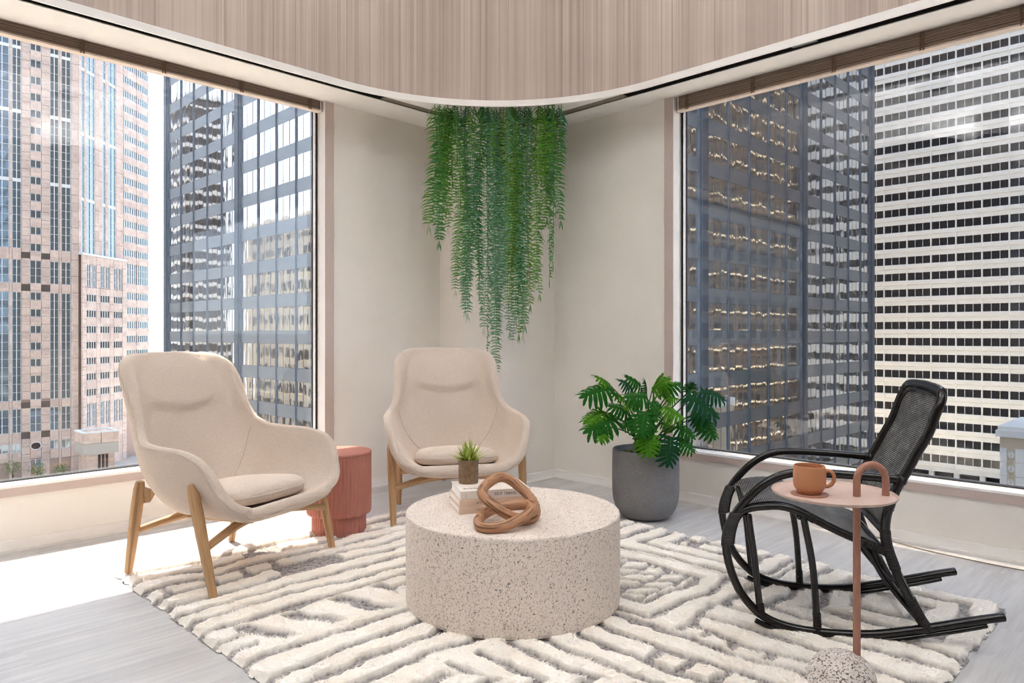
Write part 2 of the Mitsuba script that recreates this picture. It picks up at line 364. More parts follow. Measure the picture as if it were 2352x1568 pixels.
part(k, 'end_clip', B(2.86, 2.90, 4.10, 4.15, H + 0.02, H + 0.05), 'mat_slotgrey'); part(k, 'end_clip', B(3.99, 4.05, 2.87, 2.915, H + 0.02, H + 0.05), 'mat_slotgrey')
k = thing('slot_diffuser', 'grey insert in the dark ceiling slot above the left window', 'ceiling slot cover'); part(k, 'plate', B(1.43, 1.74, 4.095, 4.162, H + 0.012, H + 0.03), 'mat_slotgrey')
k = thing('slot_diffuser', 'short grey insert in the dark ceiling slot above the right window', 'ceiling slot cover'); part(k, 'plate', B(3.99, 4.062, 1.62, 1.76, H + 0.012, H + 0.03), 'mat_slotgrey')

def band(path, z0, z1, t0, t1):
    """wall following the path (offset t0..t1 outwards), z0..z1, with uv = (run, z)"""
    d = np.gradient(path, axis=0); d /= np.linalg.norm(d, axis=1, keepdims=True); nrm = np.stack([-d[:, 1], d[:, 0]], 1)
    run = np.r_[0, np.cumsum(np.linalg.norm(np.diff(path, axis=0), axis=1))]
    a, b = path + nrm * t0, path + nrm * t1
    loop = [(a, z0), (a, z1), (b, z1), (b, z0)]
    V, U, F, n = [], [], [], len(path)
    for (p0, h0), (p1, h1) in zip(loop, loop[1:] + loop[:1]):
        o = len(np.vstack(V)) if V else 0
        V.append(np.column_stack([p0, np.full(n, h0)])); V.append(np.column_stack([p1, np.full(n, h1)]))
        U.append(np.column_stack([run, np.full(n, h0)])); U.append(np.column_stack([run, np.full(n, h1)]))
        i = np.arange(n - 1); F += [np.stack([o + i, o + i + 1, o + n + i + 1], 1), np.stack([o + i, o + n + i + 1, o + n + i], 1)]
    return M(np.vstack(V), np.vstack(F), np.vstack(U))
struct('trim_2', band(path, 2.700, 2.742, -0.008, 0.004), 'mat_trim_white', smooth=False, label='white rounded edge trim below the wood fascia')
struct('wood_fascia', band(path, 2.742, 3.5, 0.0, 0.02), 'mat_wood_panel', label='curved fascia of pale vertical grain wood laminate')
struct('fascia_backing', band(path, H + 0.06, 3.5, 0.03, 0.06), 'mat_ceiling')

# unseen ceiling lights: cans out of view, placed to brighten the room, the lens set up inside the can
scene['mat_lamp_body'] = {'type': 'diffuse', 'reflectance': {'type': 'rgb', 'value': [0.8, 0.8, 0.8]}}
can = mikit.ply(lathe([(0.156, 3.5), (0.156, 3.27), (0.152, 3.27)], 32).t, 'mat_trim_white'); baffle = mikit.ply(lathe([(0.152, 3.27), (0.151, 3.5)], 32).t, 'mat_slot')
for i, (x, y) in enumerate([(x, y) for x in (-2.6, -0.4, 1.8) for y in (-2.6, -0.4, 1.8)] + [(2.75, 2.75)]):
    k = thing('ceiling_light', 'unseen round can light on the raised ceiling, placed to light the room', 'ceiling light', 'unseen can lights on the raised ceiling')
    part(k, 'can', can, to_world=place((x, y, 0))); part(k, 'baffle', baffle, to_world=place((x, y, 0)))
    th = np.linspace(0, 2 * np.pi, 25)[:-1]
    v = np.vstack([np.column_stack([x + 0.15 * np.cos(th), y + 0.15 * np.sin(th), np.full(24, 3.488)]), [[x, y, 3.488]]])
    f = np.array([[(j + 1) % 24, j, 24] for j in range(24)])
    kk = number(f'{k}__lens'); scene[kk] = mikit.ply((v, f), 'mat_lamp_body', emitter={'type': 'area', 'radiance': {'type': 'rgb', 'value': [UNSEEN_LAMP * c for c in UNSEEN_LAMP_RGB]}})

# added shallow bowls out of view, fill light bounced off the raised ceiling
th = np.linspace(0, 2 * np.pi, 33)[:-1]
bowl = mikit.ply(lathe([(0.0, 2.64), (0.20, 2.65), (0.31, 2.68), (0.34, 2.74), (0.335, 2.74), (0.30, 2.69), (0.0, 2.665)], 48).t, 'mat_slotgrey', smooth=40)
for i, (x, y) in enumerate([(1.9, 1.9), (-0.6, 1.9), (1.9, -0.6), (-0.6, -0.6)]):
    k = thing('pendant_light', 'added grey bowl out of view, fill light bounced off the raised ceiling', 'pendant light', 'added fill bowls below the raised ceiling')
    part(k, 'bowl', bowl, to_world=place((x, y, 0)))
    for a_ in (0.0, 2.09, 4.19): part(k, 'wire', tube(np.array([(x + .33 * math.cos(a_), y + .33 * math.sin(a_), 2.738), (x + .1 * math.cos(a_), y + .1 * math.sin(a_), 3.5)]), 0.0015, 4), 'mat_slot')
    v = np.vstack([np.column_stack([x + 0.30 * np.cos(th), y + 0.30 * np.sin(th), np.full(32, 2.705)]), [[x, y, 2.705]]])
    kk = number(f'{k}__lens'); scene[kk] = mikit.ply((v, np.array([[j, (j + 1) % 32, 32] for j in range(32)])), 'mat_lamp_body', emitter={'type': 'area', 'radiance': {'type': 'rgb', 'value': [FILL_UPLIGHT * c for c in (0.97, 0.98, 1.0)]}})

# baseboards
def baseb(x0, x1, y0, y1, axis):
    """axis: inward normal"""
    h = 0.062; t = 0.009
    if axis == '-y': return cat(B(x0, x1, y0 - t, y0, 0.0, h), B(x0, x1, y0 - t - 0.008, y0 - t, 0.0, 0.014))
    return cat(B(x0 - t, x0, y0, y1, 0.0, h), B(x0 - t - 0.008, x0 - t, y0, y1, 0.0, 0.014))
struct('baseboard_left', cat(baseb(BACK, 3.68, QW, QW, '-y')), 'mat_trim_white')
struct('baseboard_column', cat(baseb(3.663, PW, 3.775, 3.775, '-y'), baseb(3.68, 3.68, 3.758, QW, '-x')), 'mat_trim_white')
struct('baseboard_right', cat(baseb(PW, PW, BACK, 3.775, '-x')), 'mat_trim_white')

# windows: casing, white return, dark gasket frame, pane
def window(name, side):
    """side 'L': opening along x in the plane y = QW; 'R': along y in the plane x = PW. Built in (run, depth, z)."""
    a0, a1 = (L0, L1) if side == 'L' else (R0, R1)
    base = QW if side == 'L' else PW
    def bx(r0, r1, d0, d1, z0, z1):
        return B(r0, r1, base + d0, base + d1, z0, z1) if side == 'L' else B(base + d0, base + d1, r0, r1, z0, z1)
    struct(name, cat(bx(a1, a1 + CASE, -0.012, 0.0, SILL - 0.057, H), bx(a0 - CASE, a0, -0.012, 0, SILL - 0.057, H), bx(a0, a1, -0.012, 0.0, SILL - 0.057, SILL)), 'mat_mauve', label='mauve grey painted window casing')
    put(name + '__return', cat(bx(a1 - 0.003, a1, -0.012, 0.10, SILL, H), bx(a0, a0 + 0.003, -0.012, 0.10, SILL, H), bx(a0, a1, -0.014, 0.10, SILL - 0.012, SILL)), 'mat_trim_white')
    g = 0.018
    put(name + '__gasket', cat(bx(a1 - g - 0.003, a1 - 0.003, 0.085, 0.14, SILL, H), bx(a0, a0 + g, 0.085, 0.14, SILL, H), bx(a0, a1, 0.085, 0.14, SILL, SILL + 0.012), bx(a0, a1, 0.085, 0.14, H - 0.03, H)), 'mat_gasket')
    put(name + '__bead', cat(bx(a1 - g - 0.012, a1 - g - 0.006, 0.078, 0.10, SILL, H), bx(a0, a1, 0.075, 0.085, SILL, SILL + 0.006)), 'mat_trim_white')
    d = 0.11
    q = np.array([[a0, SILL], [a1, SILL], [a1, H], [a0, H]])
    v = np.column_stack([q[:, 0], np.full(4, base + d), q[:, 1]]) if side == 'L' else np.column_stack([np.full(4, base + d), q[:, 0], q[:, 1]])
    put(name + '__pane', (v, np.array([[0, 1, 2], [0, 2, 3]])), 'mat_glass')
    for p_ in ('return', 'gasket', 'bead', 'pane'): USED.add(f'{name}__{p_}')
window('window_1', 'L'); window('window_2', 'R')

# raised venetian blinds: slats one by one, bottom rail, twisted cords, wand
def blind(side, label, zb, cords, wand):
    k = thing('window_blind', label, 'window blind')
    a0, a1 = (L0 + 0.02, L1 - 0.012) if side == 'L' else (R0 + 0.02, R1 - 0.012)
    base = QW if side == 'L' else PW
    def bx(r0, r1, d0, d1, z0, z1):
        return B(r0, r1, base + d0, base + d1, z0, z1) if side == 'L' else B(base + d0, base + d1, r0, r1, z0, z1)
    rng = random.Random(3 if side == 'L' else 4)
    part(k, 'bottom_rail', bx(a0, a1, 0.012, 0.066, zb, zb + 0.010), 'mat_rail')
    part(k, 'head_rail', bx(a0, a1, 0.012, 0.07, H - 0.008, H - 0.001), 'mat_slat_dark')
    n = 19; z = np.linspace(zb + 0.0125, H - 0.0095, n + 1)
    for i in range(n):
        t = z[1] - z[0]; e = rng.uniform(-0.004, 0.005)
        sag = rng.uniform(0, 0.4) * t
        part(k, 'slat', bx(a0 + rng.uniform(0, .004), a1 - rng.uniform(0, .004), 0.012 + e, 0.062 + e, z[i] + 0.0002, z[i] + t * 0.72), 'mat_slat' if rng.random() < 0.7 else 'mat_slat_dark')
    for c in cords:
        ms = []
        for o, ph in ((-0.008, 0), (0.007, 1.7)):
            zz = np.linspace(zb - 0.004, H - 0.004, 26)
            w = c + o + 0.0035 * np.sin(np.arange(26) * 2.1 + ph); d = 0.006 + 0.003 * np.cos(np.arange(26) * 2.7 + ph)
            ms.append(tube(np.column_stack([w, base + d, zz]) if side == 'L' else np.column_stack([base + d, w, zz]), 0.0028, 6))
        part(k, 'cord', catm(ms), 'mat_cord', smooth=True)
    ww = np.array([[wand, base + 0.003, H - 0.006], [wand, base + 0.003, zb - 0.006 - (0.0 if side == 'L' else 0.0)]])
    if side == 'R': ww = ww[:, [1, 0, 2]]
    part(k, 'wand', tube(np.linspace(ww[0], ww[1], 4), 0.0028, 8), 'mat_trim_white', smooth=True)
blind('L', 'raised brown slatted blind stacked at the top of the left window', 2.683, [-1.6, -0.7, 0.09, 0.36, 1.145, 1.575, 2.05, 2.535], 2.615)
blind('R', 'raised brown slatted blind stacked at the top of the right window', 2.655, [-1.5, -0.6, 0.2, 0.71, 1.158, 1.62, 2.12, 2.59], 2.655)

# loose cable on the floor by the right wall
k = thing('floor_cable', 'thin dark cable lying along the foot of the right wall', 'cable')
put(k, tube(spline([(4.255, 1.55, 0.005), (4.245, 1.35, 0.006), (4.19, 1.15, 0.004), (4.16, 0.95, 0.004), (4.15, 0.75, 0.004), (4.17, 0.5, 0.004), (4.2, 0.0, 0.004)], 40), 0.0028, 6), 'mat_cable', smooth=True)

# ------------------------------------------------------------------ outside
GROUND = -31.0
struct('street_ground', B(-400, 900, -400, 900, GROUND - 1, GROUND), 'mat_pale_ground', label='street level far below')

def wpane(w, h, n, fr=0.06, mul=0.06, axis='x'):
    """frame mesh and pane mesh of a window of n lights, centred on x, standing z 0..h, at y 0 (frame) with panes set back 0.08"""
    f = [B(-w / 2, w / 2, -0.02, 0.1, 0, fr), B(-w / 2, w / 2, -0.02, 0.1, h - fr, h), B(-w / 2, -w / 2 + fr, -0.02, 0.1, fr, h - fr), B(w / 2 - fr, w / 2, -0.02, 0.1, fr, h - fr)]
    for i in range(1, n): x = -w / 2 + i * w / n; f.append(B(x - mul / 2, x + mul / 2, -0.02, 0.1, fr, h - fr))
    return cat(*f), B(-w / 2 + fr, w / 2 - fr, 0.06, 0.09, fr, h - fr)

# ---- white office slab across the plaza: facade plane x = 180, bays of 4.88 m along y, floors of 3.70 m
k = thing('office_building', 'white concrete office slab with ribbon rows of dark three pane windows', 'building')
F2 = np.array([[0, -1, 0]])  # facade faces -x : local x -> -y ... local y -> +x
def toW(y, z): return basis((180.0, y, z), (0, -1, 0), (1, 0, 0))
part(k, 'body', B(180.9, 205, -0.6, 76.5, -29.4, 102), 'mat_dark_stone')
bay, fl, y0W, z0W = 4.88, 3.70, 27.26, -29.4
fr, pn = wpane(4.66, 1.80, 3, 0.06, 0.09)
frd, pnd = mikit.ply(fr, 'mat_white_precast'), mikit.ply(pn, 'mat_dark_glass')
sp = mikit.ply(cat(RB(-2.38, 2.38, -0.10, 0.9, 0.0, 0.92, 0.05), RB(-2.38, 2.38, -0.22, 0.9, 1.06, 1.96, 0.05), B(-2.38, 2.38, 0.05, 0.9, 0.9, 1.08)), 'mat_white_precast')
rest = []
nb, nf = 8, 31
for j in range(35):
    zb = -29.4 + 3.70 * j + 0.05
    for i in range(-6, 10):
        y = y0W + bay * (i + 0.5)
        if -1 <= i < 7 and j < 29:
            part(k, 'spandrel', sp, to_world=toW(y, zb))
            w = part(k, 'window', frd, to_world=toW(y, zb + 1.96))
            part(w, 'pane', pnd, to_world=toW(y, zb + 1.96))
        else: rest.append((y, zb))
def many(mesh, spots, T):
    v, f = np.array(mesh.vertices), np.array(mesh.faces); V, Fs = [], []
    for n_, (a, z) in enumerate(spots): m_ = np.array(T(a, z).matrix); V.append(v @ m_[:3, :3].T + m_[:3, 3]); Fs.append(f + n_ * len(v))
    return trimesh.Trimesh(np.vstack(V), np.vstack(Fs), process=False)
spm = cat(B(-2.38, 2.38, -0.15, 0.9, 0.0, 1.96), fr.copy())
spm = cat(B(-2.38, 2.38, -0.15, 0.9, 0.0, 1.96), moved(fr, (0, 0, 1.96)))
part(k, 'facade_grid', many(spm, rest, toW), 'mat_white_precast', stuff=True)
part(k, 'facade_glass', many(moved(pn, (0, 0, 1.96)), rest, toW), 'mat_dark_glass', stuff=True)
pier = mikit.ply(B(-0.1, 0.1, -0.16, 0.9, 0, 131), 'mat_white_precast')
for i in range(-6, 11): part(k, 'pier', pier, to_world=toW(y0W + bay * i, -29.4))
part(k, 'base_glass', B(183.5, 184, 0, 76, GROUND, -29.4), 'mat_dark_glass')
for i in range(-6, 11, 1): part(k, 'base_column', B(180.2, 181.2, y0W + bay * i - 0.5, y0W + bay * i + 0.5, GROUND, -29.4), 'mat_white_precast')

# ---- pale stone corner of an ornate low building in front of it
k = thing('stone_building', 'pale stone building with carved vertical ornament at right window edge', 'building')
ox, oy = 108.0, 20.3
part(k, 'body', B(ox, ox + 14, oy - 14, oy, GROUND, -11.6), 'mat_beige_stone')
part(k, 'cornice', cat(B(ox - 0.4, ox + 14.4, oy - 14.4, oy + 0.4, -11.8, -11.0), B(ox - 0.2, ox + 14.2, oy - 14, oy + 0.2, -11.0, -10.5)), 'mat_white_precast')
for i in range(10):
    z = -13.2 - i * 1.75
    part(k, 'stone_block', B(ox - 0.12, ox, oy - 0.75, oy - 0.02, z - 1.7, z), 'mat_white_precast'); part(k, 'stone_block', B(ox - 0.12, ox, oy - 3.2, oy - 1.65, z - 1.7, z), 'mat_white_precast')
    th = np.linspace(0, 4.5 * np.pi, 30); rr = 0.34 * (1 - th / (5.4 * np.pi))
    part(k, 'carved_scroll', tube(np.column_stack([np.full(30, ox - 0.1), oy - 1.2 + rr * np.cos(th), z - 0.85 + rr * 1.5 * np.sin(th)]), 0.07, 5), 'mat_white_precast')

# ---- dark glass tower: faces x = 46 (runs along y) and y = 42 (runs along x)
k = thing('glass_tower', 'dark glass tower with blue grey spandrel bands seen through both windows', 'building')
FA, FB, fh, z00 = 46.0, 42.0, 4.85, -0.13
def toA(y, z): return basis((FA, y, z), (0, -1, 0), (1, 0, 0))
def toB(x, z): return basis((x, FB, z), (1, 0, 0), (0, 1, 0))
part(k, 'core', B(FA + 0.7, 127.6, FB + 0.7, 130, GROUND, 112), 'mat_dark_stone')
w3 = 5.5
def tower_window(n=3):
    ms = []
    for i in range(n):
        x = -w3 / 2 + (i + 0.5) * w3 / n; ms.append((x, w3 / n))
    return ms
spd = mikit.ply(B(-2.72, 2.72, 0.05, 0.7, 0, 1.70), 'mat_spandrel')
panes = {}
rng = random.Random(11)
def pane_ply(i, var):
    if (i, var) not in panes:
        m = B(-0.895, 0.895, 0.07, 0.10, 1.72, 4.83)
        m.apply_transform(trimesh.transformations.rotation_matrix(rng.uniform(-0.006, 0.006), (0, 0, 1))); m.apply_transform(trimesh.transformations.rotation_matrix(rng.uniform(-0.004, 0.004), (1, 0, 0)))
        m.apply_translation((-w3 / 2 + (i + 0.5) * w3 / 3, 0, 0)); panes[i, var] = mikit.ply(m, 'mat_mirror_glass')
    return panes[i, var]
mulm = cat(*[B(-w3 / 2 + i * w3 / 3 - 0.028, -w3 / 2 + i * w3 / 3 + 0.028, 0.04, 0.12, 1.70, 4.85) for i in (1, 2)])
muld = mikit.ply(mulm, 'mat_steel_dark')
restA, restB = [], []
colA = [129.4, 101.6, 74.2, 46.8]
colB = [72.9, 100.3, 127.4]
baysA = [129.4 - 0.9 - 5.3 * (i + 0.5) for i in range(5)] + [101.6 - 0.9 - 5.3 * (i + 0.5) for i in range(5)] + [74.2 - 0.8 - 5.3 * (i + 0.5) for i in range(5)]
baysB = [72.9 - 0.9 - 5.3 * (i + 0.5) for i in range(5)] + [72.9 + 0.7 + 5.3 * (i + 0.5) for i in range(5)] + [100.3 + 0.9 + 5.3 * (i + 0.5) for i in range(5)]
sx = 5.3 / 5.5
for T, bays, vis in ((toA, baysA, lambda a: a > 78), (toB, baysB, lambda a: a > 67)):
    for a in bays:
        for j in range(-6, 23):
            z = z00 + fh * j; tw = T(a, z) @ T4().scale([sx, 1, 1])
            if vis(a) and -4 <= j <= 9:
                part(k, 'spandrel', spd, to_world=tw)
                w = part(k, 'window', muld, to_world=tw)
                for i in range(3): part(w, 'pane', pane_ply(i, rng.randrange(5)), to_world=tw)
            else: (restA if T is toA else restB).append((a, z))
for rest_, T in ((restA, toA), (restB, toB)):
    part(k, 'spandrel_rows', many(B(-2.62, 2.62, 0.05, 0.7, 0, 1.7), rest_, T), 'mat_spandrel', stuff=True)
    part(k, 'glass_rows', many(B(-2.6, 2.6, 0.14, 0.18, 1.7, 4.85), rest_, T), 'mat_mirror_glass', stuff=True)
for a in sorted(set([b - 2.65 for b in baysA] + [baysA[0] + 2.65])): part(k, 'mullion', B(FA - 0.12, FA + 0.1, a - 0.06, a + 0.06, GROUND, 112), 'mat_steel_dark')
for a in sorted(set([b + 2.65 for b in baysB])): part(k, 'mullion', B(a - 0.06, a + 0.06, FB - 0.12, FB + 0.1, GROUND, 112), 'mat_steel_dark')
for a in colA: part(k, 'column', cat(B(FA - 0.35, FA + 0.7, a - 0.55, a + 0.55, GROUND, 112), B(FA - 0.2, FA + 0.7, a - 0.95, a + 0.95, GROUND, 112)), 'mat_steel_dark')
for a in colB: part(k, 'column', cat(B(a - 0.55, a + 0.55, FB - 0.35, FB + 0.7, GROUND, 112), B(a - 0.95, a + 0.95, FB - 0.2, FB + 0.7, GROUND, 112)), 'mat_steel_dark')

# ---- pink granite tower: main face y = 190 and a chamfer face running from (47.8, 190) along (0.75, 0.66)
k = thing('granite_tower', 'pink granite tower with tall white framed window strips beyond the left window', 'building')
CD = np.array([0.7516, 0.6596, 0.0]); CN = np.array([-0.6596, 0.7516, 0.0])      # along, inwards
def toM(x, z): return basis((x, 190.0, z), (1, 0, 0), (0, 1, 0))
def toC(s, z, d=0.0):
    o = np.array([47.8, 190.0, z]) + CD * s + CN * d; return basis(o, CD, CN)
TOP = 92.0
def xf(m, T): m_ = np.array(T.matrix); r = m.copy(); r.vertices = r.vertices @ m_[:3, :3].T + m_[:3, 3]; return r
corner = np.array([[28.1, 190.3], [47.55, 190.3], [47.58 + CD[0] * 28.8, 190.25 + CD[1] * 28.8], [60, 240], [28.1, 240]])
part(k, 'core', prism(Polygon(corner), GROUND, TOP), 'mat_pink_joint')
def granite(x0, x1, z0, z1, T, g=0.03, depth=0.35):
    """one slab of stone between joints"""
    return xf(B(x0 + g, x1 - g, 0.0, depth, z0 + g, z1 - g), T(0, 0))
def slab_col(x0, x1, z0, z1, T, step=1.87):
    n = max(1, round((z1 - z0) / step)); zs = np.linspace(z0, z1, n + 1)
    for a, b in zip(zs[:-1], zs[1:]): part(k, 'stone_panel', granite(x0, x1, a, b, T), 'mat_pink')
def win(x, z, w, h, n, T, rows=1, glass='mat_blue_glass', fr=0.1, mul=0.16):
    f, p_ = wpane(w, h, n, fr, mul)
    ex = [B(-w / 2, w / 2, -0.02, 0.1, h * i / rows - 0.04, h * i / rows + 0.04) for i in range(1, rows)]
    m = cat(f, *ex); m.apply_translation((x, 0.12, z)); p_.apply_translation((x, 0.2, z))
    kk = part(k, 'window', xf(m, T(0, 0)), 'mat_white_frame'); part(kk, 'pane', xf(p_, T(0, 0)), glass)
# main face: strips, punched windows and stone columns
STR = [(31.75, 34.3), (34.85, 36.55), (42.05, 43.8), (44.3, 46.2)]
zones = [(20.2, 64.0), (-13.7, 10.5)]
for x0, x1 in STR:
    x = (x0 + x1) / 2; w = x1 - x0
    for z0, z1 in ((20.2, 35.0), (35.6, 50.3), (50.9, 64.5), (65, 79), (-13.7, 10.5)):
        n = round((z1 - z0) / 1.87); win(x, z0, w, z1 - z0, 2, toM, n)
    win(x, 12.5, w, 5.2, 2, toM, 3); win(x, -20.8, w, 5.3, 2, toM, 3); win(x, -25.1, w, 2.0, 2, toM, 1)
    for z0, z1 in ((17.7, 20.2), (10.5, 12.5), (-15.5, -13.7), (-23.1, -20.8), (-27.2, -25.1)): slab_col(x0, x1, z0, z1, toM, 2.6)
    for z0 in (35.0, 50.3, 64.4): part(k, 'white_band', xf(B(x0, x1, 0.05, 0.3, z0, z0 + 0.6), toM(0, 0)), 'mat_white_frame')
zp = [19.74 + 3.755 * i for i in range(16)] + [8.75 - 3.73 * i for i in range(7)]
for z in zp: win(39.3, z, 2.15, 1.75, 2, toM)
win(39.3, 12.5, 2.2, 5.2, 2, toM, 3); win(39.3, -20.8, 2.2, 5.3, 2, toM, 3); win(39.3, -30.4, 2.2, 3.4, 2, toM, 2)
zs = sorted(zp)
for a in zp: slab_col(38.22, 40.38, a + 1.75, a + 3.7 if a != 8.75 else 12.5, toM, 2.0)
slab_col(38.22, 40.38, 17.7, 19.74, toM); slab_col(38.22, 40.38, -15.5, -13.6, toM); slab_col(38.22, 40.38, -26.8, -20.8, toM, 3)
th = np.linspace(0, 2 * np.pi, 33)
part(k, 'round_window', xf(tube(np.column_stack([39.3 + 1.0 * np.cos(th), np.full(33, 0.0), -24.0 + 0.85 * np.sin(th)])[:-1], 0.12, 6, closed=True).t, toM(0, 0)), 'mat_white_frame')
part(k, 'round_window_pane', xf(B(38.4, 40.2, -0.02, 0.0, -24.7, -23.3), toM(0, 0)), 'mat_dark_glass')
for x0, x1 in ((36.6, 38.2), (40.4, 42.02)):
    slab_col(x0, x1, 19.4, 79.0, toM); slab_col(x0, x1, 12.3, 18.1, toM); slab_col(x0, x1, -13.5, 10.8, toM); slab_col(x0, x1, -20.7, -15.4, toM); slab_col(x0, x1, -31, -22.2, toM)
    for z in (18.15, 10.85, -15.4, -22.2): part(k, 'dark_panel', granite(x0, x1, z, z + 1.3, toM), 'mat_dark_stone')
slab_col(46.25, 47.8, -31, 79, toM, 1.87 * 2)
slab_col(43.82, 44.28, -31, 79, toM, 7.5); slab_col(34.3, 34.83, -31, 79, toM, 7.5)
slab_col(28, 31.7, -31, 79, toM, 3.74)
# chamfer: upper strips, then the right wing with ribbon windows, and the punched podium
for x0, x1 in ((0.9, 2.1), (2.9, 5.9), (8.9, 10.1), (11.2, 14.2)):
    for z0, z1 in ((20.3, 32.6), (33.2, 47.9), (48.5, 63.2), (63.8, 79)): win((x0 + x1) / 2, z0, x1 - x0, z1 - z0, 1 if x1 - x0 < 2 else 2, toC, round((z1 - z0) / 1.87))
    for z0 in (32.6, 47.9, 63.2): part(k, 'white_band', xf(B(x0, x1, 0.05, 0.3, z0, z0 + 0.6), toC(0, 0)), 'mat_white_frame')
for x0, x1 in ((0.05, 0.85), (2.12, 2.88), (5.95, 8.85), (10.12, 11.18), (14.25, 17.4)): slab_col(x0, x1, 20, 79, toC, 1.87 * 2)
for x0, x1, n in ((17.9, 22.9, 5), (23.7, 28.7, 5)):
    for i in range(-8, 17):
        z = 10.1 + 3.73 * i
        if 11 < z < 20:
            continue
        if z < -16: continue
        win((x0 + x1) / 2, z, x1 - x0, 1.85, n, toC); part(k, 'stone_band', granite(x0 - 0.4, x1 + 0.3, z - 1.88, z, toC), 'mat_pink')
    win((x0 + x1) / 2, 14.2, x1 - x0, 5.6, n, toC, 3, 'mat_blue_glass'); part(k, 'stone_band', granite(x0 - 0.4, x1 + 0.3, 12.0, 14.2, toC), 'mat_pink')
def toP(s, z): return toC(s, z, -0.9)
for x0, x1 in ((1.6, 5.2), (6.7, 10.4), (12.0, 15.6)):
    for i in range(7):
        z = 8.8 - 3.73 * i; win((x0 + x1) / 2, z, x1 - x0, 1.75, 4, toP, 1, 'mat_dark_glass')
        part(k, 'stone_band', granite(x0, x1, z + 1.75, z + 3.73 if i else z + 3.4, toP), 'mat_pink')
    for e in (0.22, 0.78):
        xx = x0 + (x1 - x0) * e; win(xx, 12.3, 1.35, 5.3, 2, toP, 3); win(xx, -20.8, 1.35, 5.5, 2, toP, 3)
    slab_col(x0 + 1.5, x1 - 1.5, 12.2, 17.6, toP); slab_col(x0 + 1.5, x1 - 1.5, -21, -15.3, toP)
    part(k, 'stone_band', granite(x0, x1, 17.6, 19.7, toP), 'mat_pink'); part(k, 'stone_band', granite(x0, x1, -31, -20.8, toP), 'mat_pink'); part(k, 'stone_band', granite(x0, x1, -15.3, -13.6, toP), 'mat_pink')
for x0, x1 in ((0.0, 1.55), (5.25, 6.65), (10.45, 11.95), (15.65, 17.4)): slab_col(x0, x1, -31, 19.7, toP)
part(k, 'podium_cap', xf(B(-0.1, 17.5, -0.15, 1.2, 19.7, 20.2), toP(0, 0)), 'mat_white_frame')

# ---- low pavilion in front of it
k = thing('pavilion', 'low square granite pavilion with a pale parapet at street level', 'building')
part(k, 'wall', B(42.6, 47.9, 164.1, 169.4, GROUND, -22), 'mat_pink')
part(k, 'grey_band', B(42, 48.5, 163.5, 170, -23.4, -21.2), 'mat_grey_stone')
for x0, x1 in ((42, 45.2), (45.25, 48.5)): part(k, 'stone_panel', B(x0 + .03, x1 - .03, 163.5, 164, -21.15, -19.05), 'mat_pink')
for y0, y1 in ((164.02, 167), (167.05, 170)): part(k, 'stone_panel', B(42.0, 42.5, y0 + .03, y1 - .03, -21.15, -19.05), 'mat_pink')
part(k, 'parapet', prism(sbox(41.9, 163.4, 48.6, 170.1).difference(sbox(42.6, 164.1, 47.9, 169.4)), -19.05, -18.8), 'mat_white_frame')
part(k, 'roof', B(42.5, 48, 164, 169.5, -21.15, -20), 'mat_grey_stone')
for x in (44.8, 45.5, 46.2): part(k, 'window', B(x, x + 0.45, 164.0, 164.12, -30.5, -23.6), 'mat_dark_glass')

# ---- distant low blocks in the gap
for (x, y, w, d, h, m_, lab) in ((250, 700, 60, 40, -16, 'mat_pink', 'low pink brick block far away in the gap between the towers'), (262, 760, 50, 40, -4, 'mat_white_precast', 'white roofed block far away in the gap between the towers'), (300, 900, 60, 40, 8, 'mat_grey_stone', 'pale grey block farthest away in the gap between the towers')):
    k = thing('distant_building', lab, 'building')
    part(k, 'wall', B(x, x + w, y, y + d, GROUND, h), m_); part(k, 'roof', B(x - 1, x + w + 1, y - 1, y + d + 1, h, h + 1.5), 'mat_white_precast')
    for i in range(6): part(k, 'window', B(x + w * (i + 0.13) / 6, x + w * (i + 0.75) / 6, y - 0.3, y, h - 6, h - 3), 'mat_grey_stone')  # pale grey panes stand in for distance haze

# ---- buildings out of view, placed for mirror images or to shade the dark tower
def slab_building(lab, x0, x1, y0, y1, z1, fh, wall, band, glass='mat_dark_glass', near=False, rows=0.3):
    k = thing('street_building', lab, 'building')
    part(k, 'wall', B(x0, x1, y0, y1, GROUND, z1), wall)
    part(k, 'cornice', cat(B(x0 - 0.8, x1 + 0.8, y0 - 0.8, y1 + 0.8, z1 - 1.2, z1), B(x0 - 0.4, x1 + 0.4, y0 - 0.4, y1 + 0.4, z1 - 4, z1 - 3.4)), band)
    ms, gs = [], []
    for z in np.arange(GROUND + 5, z1 - 5, fh):
        for y in np.arange(y0 + 1.5, y1 - 3, 4.2): xa, xb, xc = (x0 - 0.06, x0, x0 - 0.35) if near else (x1, x1 + 0.06, x1 + 0.35); gs.append(B(xa, xb, y, y + 2.2, z, z + fh * 0.58)); ms.append(B(xb, xc, y - 0.3, y + (2.5 if rows < 1 else 4.0), z - rows, z))
        for x in np.arange(x0 + 1.5, x1 - 3, 4.2): gs.append(B(x, x + 2.2, y1, y1 + 0.06, z, z + fh * 0.58)); gs.append(B(x, x + 2.2, y0 - 0.06, y0, z, z + fh * 0.58)); ms += [B(x - .3, x + (2.5 if rows < 1 else 4.0), y0 - 0.35, y0, z - rows, z), B(x - .3, x + (2.5 if rows < 1 else 4.0), y1, y1 + 0.35, z - rows, z)]
    part(k, 'window_rows', cat(*gs), glass, stuff=True); part(k, 'ledges', cat(*ms), band, stuff=True)
slab_building('beige stone block with cornice mirrored in the dark tower', -30, 5, 104, 188, 30, 4.2, 'mat_beige_stone', 'mat_beige_stone')
